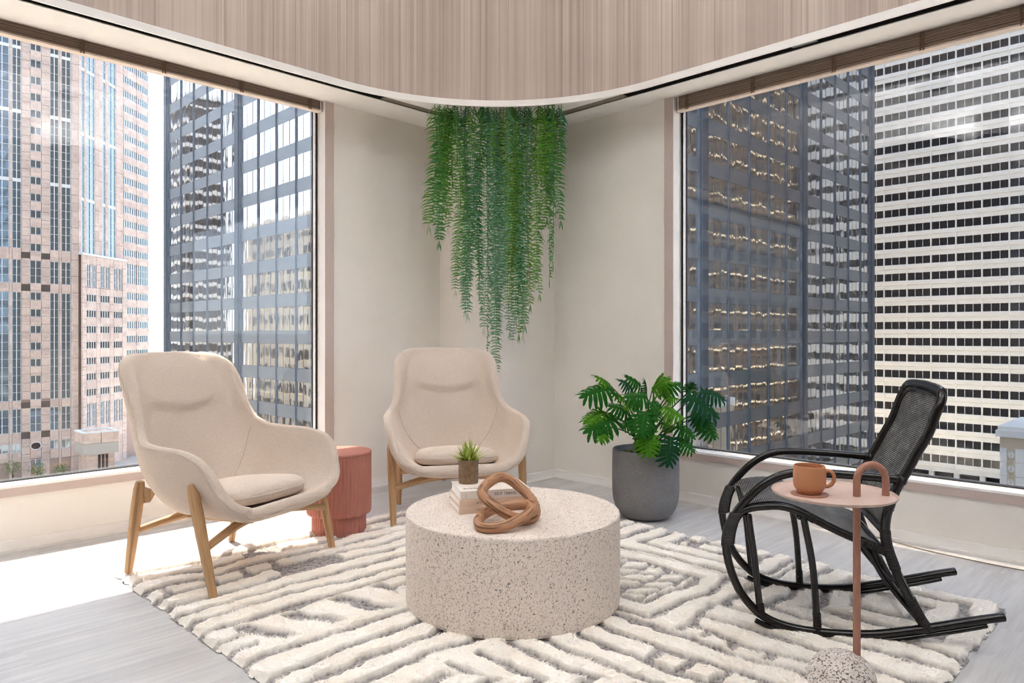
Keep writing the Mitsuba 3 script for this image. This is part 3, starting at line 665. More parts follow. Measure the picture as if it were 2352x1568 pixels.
slab_building('unseen pale stone tower, placed to dim the sky mirrored in the right window', -170, -32, 60, 190, 95, 4.4, 'mat_grey_stone', 'mat_beige_stone')  # out of view, keeps bright sky out of the right pane reflection
slab_building('white banded tower mirrored in the dark tower', -8, 5, 228, 290, 76, 3.6, 'mat_dark_stone', 'mat_white_precast', rows=1.2)
slab_building('unseen brown stone tower, placed to darken reflections in the dark tower', 124, 178, -60, 9, 110, 4.0, 'mat_brown_stone', 'mat_beige_stone', near=True)  # out of view, gives the right tower face a dark mirror image
slab_building('unseen dark brown block, placed to shade the right face of the dark tower', 58, 104, -60, 6, 100, 4.0, 'mat_brown_stone', 'mat_brown_stone')  # out of view, cuts the sky light on the right tower face

# ---- the outside of our own building, out of view above and below, placed to shade the dark tower
k = thing('own_building', 'unseen outside of the tall building the room is in, shading the dark tower', 'building')
part(k, 'lower_wall', B(-45, PW + 0.12, -45, QW + 0.12, GROUND, -0.16), 'mat_beige_stone')
part(k, 'upper_wall', B(-45, PW + 0.12, -45, QW + 0.12, 3.71, 95), 'mat_beige_stone')
part(k, 'window_rows', cat(*[B(PW + 0.12, PW + 0.2, y, y + 4.4, z, z + 2.3) for z in list(np.arange(5.0, 90, 4)) + list(np.arange(-27, -4, 4)) for y in np.arange(-42, 0, 6)], *[B(x, x + 4.4, QW + 0.12, QW + 0.2, z, z + 2.3) for z in list(np.arange(5.0, 90, 4)) + list(np.arange(-27, -4, 4)) for x in np.arange(-42, 0, 6)]), 'mat_dark_glass', stuff=True)

# ---- street trees
rng = random.Random(8)
for i, (x, y, h) in enumerate(((33.6, 183, 5.2), (37.5, 180, 4.6), (41, 176, 4.4), (46, 158, 4.2), (52, 160, 4.6), (36, 170, 4.0), (56, 170, 5))):
    k = thing('street_tree', 'small bare green tree on the pavement below the left window', 'tree', 'street trees below the left window')
    part(k, 'trunk', tube([(x, y, GROUND), (x + .1, y, GROUND + h * .4), (x, y + .1, GROUND + h * .6)], 0.14, 6), 'mat_bark')
    vs, fs = [], []
    for j in range(420):
        d = np.array([rng.gauss(0, 1), rng.gauss(0, 1), rng.gauss(0, 0.8)]); d *= (h * 0.36) * rng.uniform(0.4, 1) / np.linalg.norm(d)
        c = np.array([x, y, GROUND + h * 0.72]) + d; a = np.array([rng.gauss(0, 1) for _ in range(3)]); b = np.array([rng.gauss(0, 1) for _ in range(3)])
        o = len(vs); vs += [c, c + a / np.linalg.norm(a) * 0.25, c + b / np.linalg.norm(b) * 0.25]; fs.append((o, o + 1, o + 2))
    part(k, 'crown', trimesh.Trimesh(np.array(vs), np.array(fs), process=False), 'mat_tree')

# ------------------------------------------------------------------ rug
RX0, RX1, RY0, RY1 = 1.07, 3.53, 0.63, 3.68
def rug_height(x, y):
    """(pile 0..1 mask, s) at the points"""
    P = np.stack([x, y, np.zeros_like(x)], -1)
    wx = (meshkit.noise(P * 5.0, 1) - 0.5) * 0.055 + (meshkit.noise(P * 18, 2) - 0.5) * 0.022
    wy = (meshkit.noise(P * 5.0, 3) - 0.5) * 0.055 + (meshkit.noise(P * 18, 4) - 0.5) * 0.022
    a, b = x + wx, y + wy
    per = 0.122
    s = np.where(b > 2.28, b - 0.01, 0.0)
    cut = np.ones_like(a)                                   # 1 keeps the ridge, 0 breaks it
    zone = np.zeros(a.shape, int)
    z1 = b > 2.28
    z6 = (~z1) & (a < 2.35) & (b > 1.86)
    z2 = (~z1) & (~z6) & (a < 2.35)
    z4 = (~z1) & (a > 3.02) & (b > 1.45)
    z3 = (~z1) & (a >= 2.35) & (~z4) & (b > 1.45)
    z5 = (~z1) & (a >= 2.35) & (b <= 1.45)
    s = np.where(z6, b, s)
    s = np.where(z2, np.where(a - 1.5 > -(b - 1.85) * 0.75, a, b + 0.03), s)
    s = np.where(z3, np.maximum(np.abs(a - 2.70), np.abs(b - 1.92)) + 0.03, s)
    s = np.where(z4, np.maximum(np.abs(a - 3.55), np.abs(b - 1.86)), s)
    s = np.where(z5, np.where(a < 2.62, a + 0.02, np.maximum(np.abs(a - 3.16), np.abs(b - 0.98)) + 0.02), s)
    f = np.abs((s / per) % 1.0 - 0.5) * 2                   # 0 at ridge centre .. 1 in the groove
    # broken rows: dashes and blocks
    row = np.floor(s / per)
    def dash(u, period, duty, ph): return np.abs(((u + ph) / period) % 1.0 - 0.5) * 2 < duty
    brk = np.zeros_like(a, bool)
    brk |= z1 & (row == np.floor(3.24 / per)) & ~dash(a, 0.17, 0.72, 0.03) & (a < 1.7)
    brk |= z1 & (row == np.floor(3.12 / per)) & (a > 1.62) & (a < 1.95)
    brk |= z1 & (row == np.floor(3.48 / per)) & (a > 1.62) & (a < 1.80)
    blk = z1 & (b > 2.40) & (b < 2.66) & (a > 1.18) & (a < 1.85)
    f = np.where(blk, np.abs(((a + 0.35 * (b - 2.5)) / 0.21) % 1.0 - 0.5) * 2 * 1.05, f)
    inner3 = z3 & (np.maximum(np.abs(a - 2.70), np.abs(b - 1.92)) < 0.20)
    f = np.where(inner3, np.maximum(np.abs(((a + b) / 0.115) % 1.0 - 0.5) * 2, 0.5 * np.abs((b / 0.11) % 1.0 - 0.5) * 2 + 0.25), f)
    brk |= z4 & (row % 3 == 1) & ~dash(np.where(np.abs(a - 3.55) > np.abs(b - 1.86), b, a), 0.2, 0.6, 0.0) & (np.maximum(np.abs(a - 3.55), np.abs(b - 1.86)) < 0.34)
    brk |= z2 & (row % 5 == 2) & ~dash(b, 0.13, 0.7, 0.02) & (b < 1.5) & (b > 0.9)
    brk |= z5 & (a < 2.62) & (row % 3 == 1) & ~dash(b, 0.14, 0.7, 0.02)
    # seams between zones
    m = 1 - np.clip((f - 0.52) / 0.2, 0, 1)
    m = m * m * (3 - 2 * m)
    m = np.where(brk, 0.0, m)
    return m
rng = np.random.default_rng(5)
st = 0.0055
gx, gy = np.arange(RX0, RX1 + st / 2, st), np.arange(RY0, RY1 + st / 2, st)
X, Y = np.meshgrid(gx, gy, indexing='ij')
mask = rug_height(X, Y)
P3 = np.stack([X, Y, np.zeros_like(X)], -1)
fine = meshkit.noise(P3 * [70, 160, 1], 7) * 0.6 + meshkit.noise(P3 * [190, 190, 1], 8) * 0.4
lump = meshkit.fbm(P3 * 14, 3, 9)
edge = np.minimum(np.minimum(X - RX0, RX1 - X), np.minimum(Y - RY0, RY1 - Y)) + (meshkit.noise(P3 * 22, 12) - 0.65) * 0.03
ed = np.clip(edge / 0.018, 0, 1)
hz = (0.006 + 0.004 * fine + mask * (0.011 + 0.010 * lump + 0.005 * fine)) * (0.15 + 0.85 * ed)
keep = edge > -0.006
cream = np.array(rgb(248, 245, 239)); cream2 = np.array(rgb(234, 224, 210)); grey = np.array(rgb(176, 172, 170)); dark = np.array(rgb(104, 98, 100))
t1 = meshkit.noise(P3 * [9, 16, 1], 21)[..., None]
wool = cream * (1 - 0.5 * t1) + cream2 * 0.5 * t1
sp_ = meshkit.noise(P3 * [120, 170, 1], 22)[..., None]
ground_c = grey * (1 - np.clip(sp_ * 1.8 - 0.55, 0, 1)) + dark * np.clip(sp_ * 1.8 - 0.55, 0, 1)
mm = np.clip(mask * 1.3, 0, 1)[..., None]
col = ground_c * (1 - mm) + wool * mm
nx_, ny_ = X.shape
I, J = np.meshgrid(np.arange(nx_ - 1), np.arange(ny_ - 1), indexing='ij')
q = np.stack([I * ny_ + J, (I + 1) * ny_ + J, (I + 1) * ny_ + J + 1, I * ny_ + J + 1], -1).reshape(-1, 4)
q = q[keep.reshape(-1)[q].all(1)]
rug = thing('rug', 'cream and grey wool rug with a raised maze pattern under the seating', 'rug')
part(rug, 'weave', (np.column_stack([X.ravel(), Y.ravel(), hz.ravel()]), np.vstack([q[:, [0, 1, 2]], q[:, [0, 2, 3]]])), 'mat_rug', smooth=True, color=col.reshape(-1, 3))
# pile: single wool strands lying over on the ridges, darker short yarn in the grooves
def strands(n, want_ridge, length, width, colf, seed):
    r = np.random.default_rng(seed)
    x, y = r.uniform(RX0, RX1, n), r.uniform(RY0, RY1, n)
    i = np.clip(((x - RX0) / st).astype(int), 0, nx_ - 1); j = np.clip(((y - RY0) / st).astype(int), 0, ny_ - 1)
    ok = (mask[i, j] > 0.45 if want_ridge else mask[i, j] < 0.2) & (edge[i, j] > 0.004)
    x, y, i, j = x[ok], y[ok], i[ok], j[ok]; n = len(x)
    flow = meshkit.noise(np.stack([x, y, x * 0], -1) * 7, 31) * 7.0
    an = flow + r.normal(0, 0.7, n); L = length * r.uniform(0.6, 1.3, n)
    d = np.stack([np.cos(an), np.sin(an), r.uniform(0.15, 0.75, n)], -1); d /= np.linalg.norm(d, axis=1, keepdims=True)
    p = np.stack([x, y, hz[i, j] - 0.002], -1); side = np.stack([-np.sin(an), np.cos(an), 0 * an], -1) * width / 2
    tip = p + d * L[:, None]; tip[:, 2] -= 0.15 * L
    tip[:, 2] = np.maximum(tip[:, 2], 0.004)
    V = np.stack([p - side, p + side, tip], 1).reshape(-1, 3); F = np.arange(3 * n).reshape(-1, 3)
    c = colf(r, n); return V, F, np.repeat(c, 3, axis=0)
V, F, C = strands(230000, True, 0.019, 0.0030, lambda r, n: cream * (1 - (t_ := r.uniform(0, 0.45, (n, 1)))) + cream2 * t_, 41)
part(rug, 'pile', (V, F), 'mat_rug', color=C, stuff=True, label='shaggy cream wool pile of the raised pattern')
V, F, C = strands(150000, False, 0.010, 0.0022, lambda r, n: np.where(r.random((n, 1)) < 0.42, dark, grey * r.uniform(0.8, 1.15, (n, 1))), 42)
part(rug, 'yarn', (V, F), 'mat_rug', color=C, stuff=True, label='mottled grey yarn in the grooves')
RZ = 0.016                                 # what stands on the rug sinks a little into the pile

# ------------------------------------------------------------------ lounge chairs
def pch(keys, vals): return PchipInterpolator(keys, np.asarray(vals, float), axis=0)
ck = [0, .06, .14, .26, .38, .48, .57, .70, .85, .93, 1.0]
Cy = pch(ck, [(-.372, .345), (-.328, .318), (-.22, .300), (-.06, .284), (.08, .284), (.175, .33), (.235, .43), (.285, .62), (.345, .82), (.384, .925), (.442, .998)])
rk = [0, .05, .10, .16, .23, .32, .42, .50, .57, .65, .76, .86, .90, .94, .97, 1.0]
Rm = pch(rk, [(.262, -.362, .358), (.334, -.350, .395), (.374, -.330, .455), (.398, -.298, .530), (.410, -.235, .588), (.409, -.120, .612), (.399, .020, .618), (.378, .115, .630), (.346, .178, .668), (.326, .226, .745), (.322, .276, .845), (.318, .318, .915), (.309, .338, .943), (.287, .366, .970), (.258, .390, .985), (.218, .416, .995)])
tk = [0, .1, .25, .42, .52, .62, .8, 1.0]
Tn = pch(tk, [(.75, .05, .65), (.42, .02, .9), (.30, -.02, .95), (.28, -.1, .9), (.25, -.45, .6), (.25, -.75, .2), (.35, -.7, .0), (.8, -.15, .0)])
def shell():
    ns, nu = 84, 28
    s = np.linspace(0, 1, ns); c = Cy(s); R = Rm(s); T = Tn(s); T /= np.linalg.norm(T, axis=1, keepdims=True)
    C0 = np.column_stack([np.zeros(ns), c])
    d = np.linalg.norm(R - C0, axis=1)
    seat = np.clip((0.56 - s) / 0.12, 0, 1); seat = seat * seat * (3 - 2 * seat)
    l1 = (0.72 * R[:, 0])[:, None]; l2 = (seat * 0.62 * np.maximum(R[:, 2] - C0[:, 2], 0.02) + (1 - seat) * 0.10 + 0.02)[:, None]
    P1 = C0 + np.column_stack([l1[:, 0], np.zeros(ns), np.zeros(ns)]); P2 = R - T * l2
    u = np.linspace(0, 1, nu)[None, :, None]
    bez = (1 - u) ** 3 * C0[:, None] + 3 * (1 - u) ** 2 * u * P1[:, None] + 3 * (1 - u) * u ** 2 * P2[:, None] + u ** 3 * R[:, None]
    G = np.concatenate([bez[:, :0:-1] * [-1, 1, 1], bez], 1)            # ns x (2nu-1) x 3
    ds, du = np.gradient(G, axis=0), np.gradient(G, axis=1)
    N = np.cross(du, ds); N /= np.linalg.norm(N, axis=2, keepdims=True) + 1e-12
    if N[ns // 2, nu - 1, 2] + N[ns // 2, nu - 1, 1] * -1 < 0: N = -N     # towards the sitter
    uu = np.abs(np.linspace(-1, 1, 2 * nu - 1))[None]; ss = s[:, None]
    hi, lo = np.searchsorted(s, .90), np.searchsorted(s, .07)
    N[hi:] = N[hi]; N[:lo] = N[lo]
    sm = lambda a, b, x: (lambda t: t * t * (3 - 2 * t))(np.clip((x - a) / (b - a), 0, 1))
    lo_ = .775 - .20 * sm(.30, .62, uu); puff = 0.030 * sm(lo_, lo_ + .035 + .22 * sm(.3, .62, uu), ss)
    th = 0.044 * np.ones_like(puff) + 0.014 * sm(.25, 0, ss)
    inn = G + N * (th * 0.35 + puff)[..., None]; out = G - N * (th * 0.65)[..., None]
    rim = 7
    W = 2 * nu - 1
    def loop(A): return np.vstack([A[0, :], A[1:, -1], A[-1, -2::-1], A[-2:0:-1, 0]])
    a, b = loop(inn), loop(out); mid = (a + b) / 2; half = (a - b) / 2
    nn = len(a); tg = np.roll(mid, -1, 0) - np.roll(mid, 1, 0); o = np.cross(tg, half); o /= np.linalg.norm(o, axis=1, keepdims=True) + 1e-12
    cen = G[ns // 2, nu - 1]; inward = loop(np.roll(G, 0, 0)); Gi = loop(G); 
    # outward = away from the next ring inwards
    G2 = G.copy(); ring2 = np.vstack([G[3, :], G[1:, -4], G[-4, -2::-1], G[-2:0:-1, 3]])
    flip = np.sign(np.einsum('ij,ij->i', o, Gi - ring2)); o *= np.where(flip == 0, 1, flip)[:, None]
    hl = np.linalg.norm(half, axis=1, keepdims=True)
    V = [inn.reshape(-1, 3), out.reshape(-1, 3)]; F = []
    i, j = np.meshgrid(np.arange(ns - 1), np.arange(W - 1), indexing='ij')
    q = np.stack([i * W + j, i * W + j + 1, (i + 1) * W + j + 1, (i + 1) * W + j], -1).reshape(-1, 4); off = ns * W
    F += [q, q[:, ::-1] + off]
    def lidx(): 
        A = np.arange(ns * W).reshape(ns, W); return np.concatenate([A[0, :], A[1:, -1], A[-1, -2::-1], A[-2:0:-1, 0]])
    li = lidx(); prev = li; base = 2 * off
    for t in range(1, rim):
        ang = math.pi * t / rim
        ringv = mid + half * math.cos(ang) + o * hl * math.sin(ang) * 0.9
        V.append(ringv); cur = base + np.arange(nn); base += nn
        F.append(np.stack([prev, cur, np.roll(cur, -1), np.roll(prev, -1)], 1)); prev = cur
    F.append(np.stack([prev, li + off, np.roll(li + off, -1), np.roll(prev, -1)], 1))
    V = np.vstack(V); F = np.vstack(F)
    m = trimesh.Trimesh(V, np.vstack([F[:, [0, 1, 2]], F[:, [0, 2, 3]]]), process=False)
    m.merge_vertices(); trimesh.repair.fix_normals(m)
    # piping along the rim, on the outer face, and a seam between seat shell and back
    pip = mid - half * 0.75 + o * hl * 0.55
    seams = []
    for sg in (-1, 1):
        jj = nu - 1 + sg * np.arange(4, nu - 2); si = (0.47 + 0.09 * np.linspace(0, 1, len(jj)) ** 1.0) * (ns - 1)
        ii = np.round(si).astype(int); pts = inn[ii, jj]
        pts = np.stack([np.convolve(np.pad(pts[:, k_], 2, 'edge'), np.ones(5) / 5, 'valid') for k_ in range(3)], 1)
        seams.append(tube(pts + N[ii, jj] * 0.0005, 0.0016, 5))
    return m, tube(pip[::2], 0.0032, 6, closed=True), seams

def cushion():
    """seat pad: rounded trapezoid outline, pillow profile"""
    n, k = 72, 12
    th = np.linspace(0, 2 * np.pi, n, endpoint=False)
    e = 2 / 3.0
    cx = np.sign(np.cos(th)) * np.abs(np.cos(th)) ** e; cy = np.sign(np.sin(th)) * np.abs(np.sin(th)) ** e
    wx = 0.268 - 0.045 * (cy * 0.5 + 0.5)
    out = np.column_stack([cx * wx, cy * 0.262 - 0.07])
    prof = [(0.80, -0.036), (0.93, -0.034), (0.99, -0.020), (1.0, 0.0), (0.985, 0.016), (0.95, 0.030), (0.86, 0.042), (0.70, 0.050), (0.45, 0.056), (0.2, 0.058), (0.0, 0.0585)]
    V, F = [], []
    cen = np.array([0, -0.07])
    for r, z in prof:
        xy = cen + (out - cen) * r; V.append(np.column_stack([xy, np.full(n, z)]))
    V.insert(0, np.column_stack([np.tile(cen, (n, 1)), np.full(n, -0.036)]))
    m = len(V); V = np.vstack(V); i, j = np.meshgrid(np.arange(m - 1), np.arange(n), indexing='ij'); jn = (j + 1) % n
    q = np.stack([i * n + j, i * n + jn, (i + 1) * n + jn, (i + 1) * n + j], -1).reshape(-1, 4)
    V[:, 2] += 0.368 - 0.09 * (V[:, 1] + 0.07)
    return trimesh.Trimesh(V, np.vstack([q[:, [0, 1, 2]], q[:, [0, 2, 3]]]), process=False), tube(np.column_stack([out * 1.0 * [1.003, 1.0], 0.368 + 0.002 - 0.09 * (out[:, 1] + 0.07)])[::2], 0.0028, 6, closed=True)

def chair_parts():
    sh, pip, seam = shell(); cu, cup = cushion(); D = {}
    D['shell'] = mikit.ply(sh, 'mat_fabric', smooth=50)
    D['piping'] = mikit.ply(pip.t, 'mat_fabric', smooth=True); D['seam'] = [mikit.ply(q_.t, 'mat_seam', smooth=True) for q_ in seam]
    D['cushion'] = mikit.ply(cu, 'mat_fabric', smooth=True); D['cushion_piping'] = mikit.ply(cup.t, 'mat_fabric', smooth=True)
    legs = []
    for sg in (-1, 1):
        for top, foot, r0, r1 in (((-.398, -.190, .480), (-.390, -.31, 0), .025, .0165), ((-.318, .225, .445), (-.315, .31, 0), .026, .0165)):
            top, foot = np.array(top) * [-sg, 1, 1], np.array(foot) * [-sg, 1, 1]
            P = np.linspace(foot, top, 14); rr = np.interp(np.linspace(0, 1, 14), [0, .25, .7, .93, 1], [r1, .0205, r0, r0 * .95, r0 * .72])
            legs.append(tube(P, rr, 14))
    D['leg'] = [mikit.ply(m.t, 'mat_oak', smooth=True, uv=m.uv) for m in legs]
    bars = []
    def bar(P, r, flat=1.0, n=24): return tube(spline(P, n), r, 10, flat=flat)
    bars.append(bar([(-.378, -.262, .222), (-.2, -.235, .262), (0, -.215, .278), (.2, -.235, .262), (.378, -.262, .222)], np.interp(np.linspace(0, 1, 24), [0, .5, 1], [.017, .024, .017])))
    bars.append(bar([(-.305, .262, .215), (-.15, .20, .246), (0, .17, .258), (.15, .20, .246), (.305, .262, .215)], np.interp(np.linspace(0, 1, 24), [0, .5, 1], [.016, .022, .016])))
    D['stretcher'] = [mikit.ply(m.t, 'mat_oak', smooth=True, uv=m.uv) for m in bars]
    sp_ = [tube(np.linspace((x, -.225, .262), (x, .185, .242), 8), .0155, 10) for x in (-.085, .085)]
    D['spine_rail'] = [mikit.ply(m.t, 'mat_oak', smooth=True, uv=m.uv) for m in sp_]
    D['mounting_block'] = [mikit.ply(tube(np.array([(x, y, .244), (x, y, .275)]), .026, 12).t, 'mat_oak', smooth=30, uv=None) if False else mikit.ply(RB(x - .03, x + .03, y - .03, y + .03, .236, .280, .006), 'mat_seam') for x, y in ((-.085, -.05), (.085, -.05))]
    br = []
    for sg in (-1, 1):
        pts = np.array([(sg * .318, .226, .425), (sg * .318, .236, .345), (sg * .284, .200, .350), (sg * .268, .178, .395)])
        off = np.array([0, 0, 0.0]); nrm = np.cross(pts[1] - pts[0], pts[2] - pts[0]); nrm /= np.linalg.norm(nrm)
        br.append(trimesh.convex.convex_hull(np.vstack([pts + nrm * .011, pts - nrm * .011])))
    D['leg_bracket'] = [mikit.ply(m, 'mat_oak', uv=np.column_stack([m.vertices[:, 1], m.vertices[:, 2]])) for m in br]
    return D
CH = chair_parts()
def lounge_chair(center, Yv, label):
    Yv = np.array([Yv[0], Yv[1], 0.0]); Yv /= np.linalg.norm(Yv); Xv = np.array([Yv[1], -Yv[0], 0.0])
    tw = basis((center[0], center[1], 0.006), Xv, Yv)
    k = thing('lounge_chair', label, 'armchair', 'cream upholstered lounge chairs')
    s_ = part(k, 'shell', CH['shell'], to_world=tw); part(s_, 'piping', CH['piping'], to_world=tw); [part(s_, 'seam', q_, to_world=tw) for q_ in CH['seam']]
    c_ = part(k, 'seat_cushion', CH['cushion'], to_world=tw); part(c_, 'piping', CH['cushion_piping'], to_world=tw)
    for n_ in ('leg', 'stretcher', 'spine_rail'):
        for d in CH[n_]: part(k, n_, d, to_world=tw)
    for d in CH['leg_bracket']: part(k, 'leg_bracket', d, to_world=tw)
lounge_chair((1.518, 3.444), (-.353, .936), 'cream lounge chair in the sunlight by the left window')
lounge_chair((2.962, 3.470), (.531, .847), 'cream lounge chair in the shade behind the coffee table')

# ------------------------------------------------------------------ fluted stool
k = thing('side_stool', 'terracotta red fluted drum stool between the two cream lounge chairs', 'stool')
N1 = 54
def flute(amp, n): return lambda th, prof: amp * (np.abs(np.cos(th * n / 2)) - 0.6)[...] * np.ones((len(prof), 1))
loc = (2.204, 3.571, RZ - 0.004)
part(k, 'base', moved(lathe([(0.0, 0.002), (0.140, 0.002), (0.149, 0.006), (0.149, 0.112), (0.12, 0.113)], 54 * 8, flute(.0042, 46)), loc), 'mat_terracotta_red', smooth=True)
part(k, 'drum', moved(lathe([(0.10, 0.1085), (0.168, 0.1085), (0.174, 0.112), (0.178, 0.125), (0.179, 0.28), (0.178, 0.42), (0.178, 0.446)], 54 * 8, flute(.0046, 54)), loc), 'mat_terracotta_red', smooth=True)
part(k, 'top', moved(lathe([(0.172, 0.440), (0.1785, 0.442), (0.1815, 0.447), (0.1805, 0.454), (0.176, 0.4575), (0.10, 0.458), (0, 0.458)], 96), loc), 'mat_terracotta_red', smooth=35)

# ------------------------------------------------------------------ coffee table
k = thing('coffee_table', 'round cream terrazzo drum coffee table in the middle of the rug', 'coffee table')
TC = (2.165, 2.145)
put(k, moved(lathe([(0, 0.012), (0.436, 0.012), (0.446, 0.018), (0.449, 0.03), (0.450, 0.30), (0.450, 0.376), (0.448, 0.3815), (0.443, 0.384), (0.30, 0.384), (0, 0.384)], 160), (*TC, 0.006)), 'mat_terrazzo', smooth=False)
scene[k] = mikit.ply(moved(lathe([(0, 0.012), (0.436, 0.012), (0.446, 0.018), (0.449, 0.03), (0.450, 0.30), (0.450, 0.376), (0.448, 0.3815), (0.443, 0.384), (0.30, 0.384), (0, 0.384)], 160), (*TC, 0.006)).t, 'mat_terrazzo', smooth=False, uv=moved(lathe([(0, 0.012), (0.436, 0.012), (0.446, 0.018), (0.449, 0.03), (0.450, 0.30), (0.450, 0.376), (0.448, 0.3815), (0.443, 0.384), (0.30, 0.384), (0, 0.384)], 160), (0, 0, 0)).uv)
TT = 0.390                              # table top height

# books: local x along the spine, y depth, drawn from the front left corner
def book(name, label, corner, ang, L, W, h, z, cover, title, th_=0.012, tx=0.3, author=None, cover_text=None):
    k = thing('book', label, 'book', 'books stacked on the coffee table')
    c, s = math.cos(ang), math.sin(ang)
    T = basis((corner[0], corner[1], z), (c, s, 0), (-s, c, 0))
    def X_(m): m_ = np.array(T.matrix); r = m.copy(); r.vertices = r.vertices @ m_[:3, :3].T + m_[:3, 3]; return r
    part(k, 'cover', X_(cat(RB(0, L, 0, W, 0, 0.003, .0006), RB(0, L, 0, W, h - 0.003, h, .0006), RB(0, L, -0.0015, 0.003, 0, h, .0006))), cover)
    part(k, 'pages', X_(cat(*[B(0.004, L - 0.004, 0.003, W - 0.004, 0.003 + (h - .006) * i / 8, 0.003 + (h - .006) * (i + .86) / 8) for i in range(8)])), 'mat_paper')
    def spine_text(t, size, x, zz):
        m = meshkit.text_mesh(t, size, 0.0006)
        m.apply_transform(trimesh.transformations.rotation_matrix(math.pi / 2, (1, 0, 0))); m.apply_translation((x, -0.0016, zz)); return m
    if title: part(k, 'title', X_(spine_text(title, th_, tx * L, h / 2 - th_ * 0.5)), 'mat_ink', label='dark lettering on the spine')
    if cover_text:
        m = meshkit.text_mesh(cover_text, 0.016, 0.0006); m.apply_translation((0.02, 0.035, h)); part(k, 'cover_lettering', X_(m), 'mat_ink', label='dark lettering on the cover')
    if title and 'TRAVEL' in title:
        part(k, 'spine_mark', X_(cat(B(0.022, 0.0228, -0.0022, -0.0014, h * .28, h * .7), B(0.0262, 0.027, -0.0022, -0.0014, h * .28, h * .7))), 'mat_ink')
ba = math.radians(-29)
book('book', 'pale paperback at the bottom of the book stack on the coffee table', (1.939, 2.232), ba, 0.285, 0.21, 0.0285, TT, 'mat_book_tan', 'NATALIE WALTON', 0.0052, 0.26)
book('book', 'pale paperback in the middle of the book stack on the coffee table', (1.944, 2.234), ba, 0.280, 0.21, 0.029, TT + 0.0288, 'mat_book_tan', 'NATALIE WALTON', 0.0058, 0.25)
book('book', 'thick pale book with dark lettered spine on top of the book stack', (1.950, 2.236), ba - 0.02, 0.30, 0.215, 0.034, TT + 0.0582, 'mat_book_pale', 'SILK TRAVEL', 0.0115, 0.475, cover_text='SYDNEY')
BT = TT + 0.0925

# succulent in a small rough pot on the books
k = thing('potted_succulent', 'spiky light green succulent in a small rough brown pot on the books', 'potted plant')
pc = (2.092, 2.345)
part(k, 'pot', moved(lathe([(0, 0), (0.040, 0), (0.0425, 0.004), (0.0432, 0.05), (0.0425, 0.090), (0.0445, 0.093), (0.0448, 0.100), (0.042, 0.1035), (0.039, 0.100), (0.038, 0.085), (0, 0.085)], 48), (*pc, BT)), 'mat_small_pot', smooth=True)
part(k, 'soil', moved(lathe([(0, .088), (.0385, .088)], 24), (*pc, BT)), 'mat_slot')
rng = random.Random(21)
def blade(base, d, L, w, bend, n=7, fold=0.25):
    """tapered curved leaf"""
    d = np.array(d, float); d /= np.linalg.norm(d); side = np.cross(d, [0, 0, 1.0]);
    if np.linalg.norm(side) < 1e-3: side = np.array([1.0, 0, 0])
    side /= np.linalg.norm(side); up = np.cross(side, d)
    t = np.linspace(0, 1, n); c = base + d * (L * t)[:, None] + np.array([0, 0, -1.0]) * (bend * L * t ** 2)[:, None]
    ww = w * np.array([0.55, 0.9, 1.0, 0.88, 0.62, 0.3, 0.0])[:n] if n == 7 else w * np.sin(np.pi * np.clip(t * .85 + .15, 0, 1))
    l, r = c - side * ww[:, None] / 2 + up * (fold * ww)[:, None], c + side * ww[:, None] / 2 + up * (fold * ww)[:, None]
    V = np.stack([l, c, r], 1).reshape(-1, 3); F = []
    for i in range(n - 1):
        a, b = 3 * i, 3 * i + 3
        F += [(a, a + 1, b + 1), (a, b + 1, b), (a + 1, a + 2, b + 2), (a + 1, b + 2, b + 1)]
    return trimesh.Trimesh(V, np.array(F), process=False)
for i in range(58):
    e = rng.random() ** 0.8; az = i * 2.39996 + rng.uniform(-.2, .2); el = math.radians(82 - 58 * e + rng.uniform(-6, 6))
    cl = (i % 3) * 2.1; off = np.array([0.014 * math.cos(cl), 0.014 * math.sin(cl), 0])
    d = (math.cos(az) * math.cos(el), math.sin(az) * math.cos(el), math.sin(el))
    part(k, 'leaf', blade(np.array([*pc, BT + 0.086]) + off + np.array([d[0], d[1], 0]) * 0.004, d, rng.uniform(.088, .122) * (1 - 0.12 * e), 0.0125, 0.10 * e), 'mat_succulent' if rng.random() < .65 else 'mat_succulent_b', smooth=True)

# wooden chain of two links on the table
k = thing('chain_sculpture', 'carved brown wood sculpture of two interlocked links on the coffee table', 'sculpture')
def C3(x, y, depth):                     # pixel-free placement: right, up above the table, depth from the camera
    return cam(x, depth, y + TT)
def loop_pts(Pts, n=90): return spline([C3(*p) for p in Pts], n, closed=True)[:-1]
l1 = loop_pts([(-0.118, 0.118, 2.83), (-0.085, 0.150, 2.885), (-0.035, 0.157, 2.93), (0.030, 0.118, 2.93), (0.082, 0.066, 2.90), (0.094, 0.030, 2.86), (0.062, 0.019, 2.80), (-0.005, 0.040, 2.765), (-0.072, 0.080, 2.775)])
l2 = loop_pts([(-0.128, 0.024, 2.745), (-0.112, 0.030, 2.83), (-0.060, 0.046, 2.87), (0.000, 0.056, 2.875), (0.052, 0.062, 2.86), (0.080, 0.066, 2.81), (0.070, 0.058, 2.755), (0.015, 0.036, 2.705), (-0.060, 0.020, 2.675), (-0.112, 0.018, 2.690)])
for l in (l1, l2):
    t = tube(l, 0.0185 + 0.0015 * np.sin(np.linspace(0, 4 * np.pi, len(l))), 16, closed=True)
    # close the seam
    t = tube(l, 0.0202, 18, closed=True); t.uv = t.uv / t.uv.max(0)
    part(k, 'link', t, 'mat_ring_wood', smooth=True)

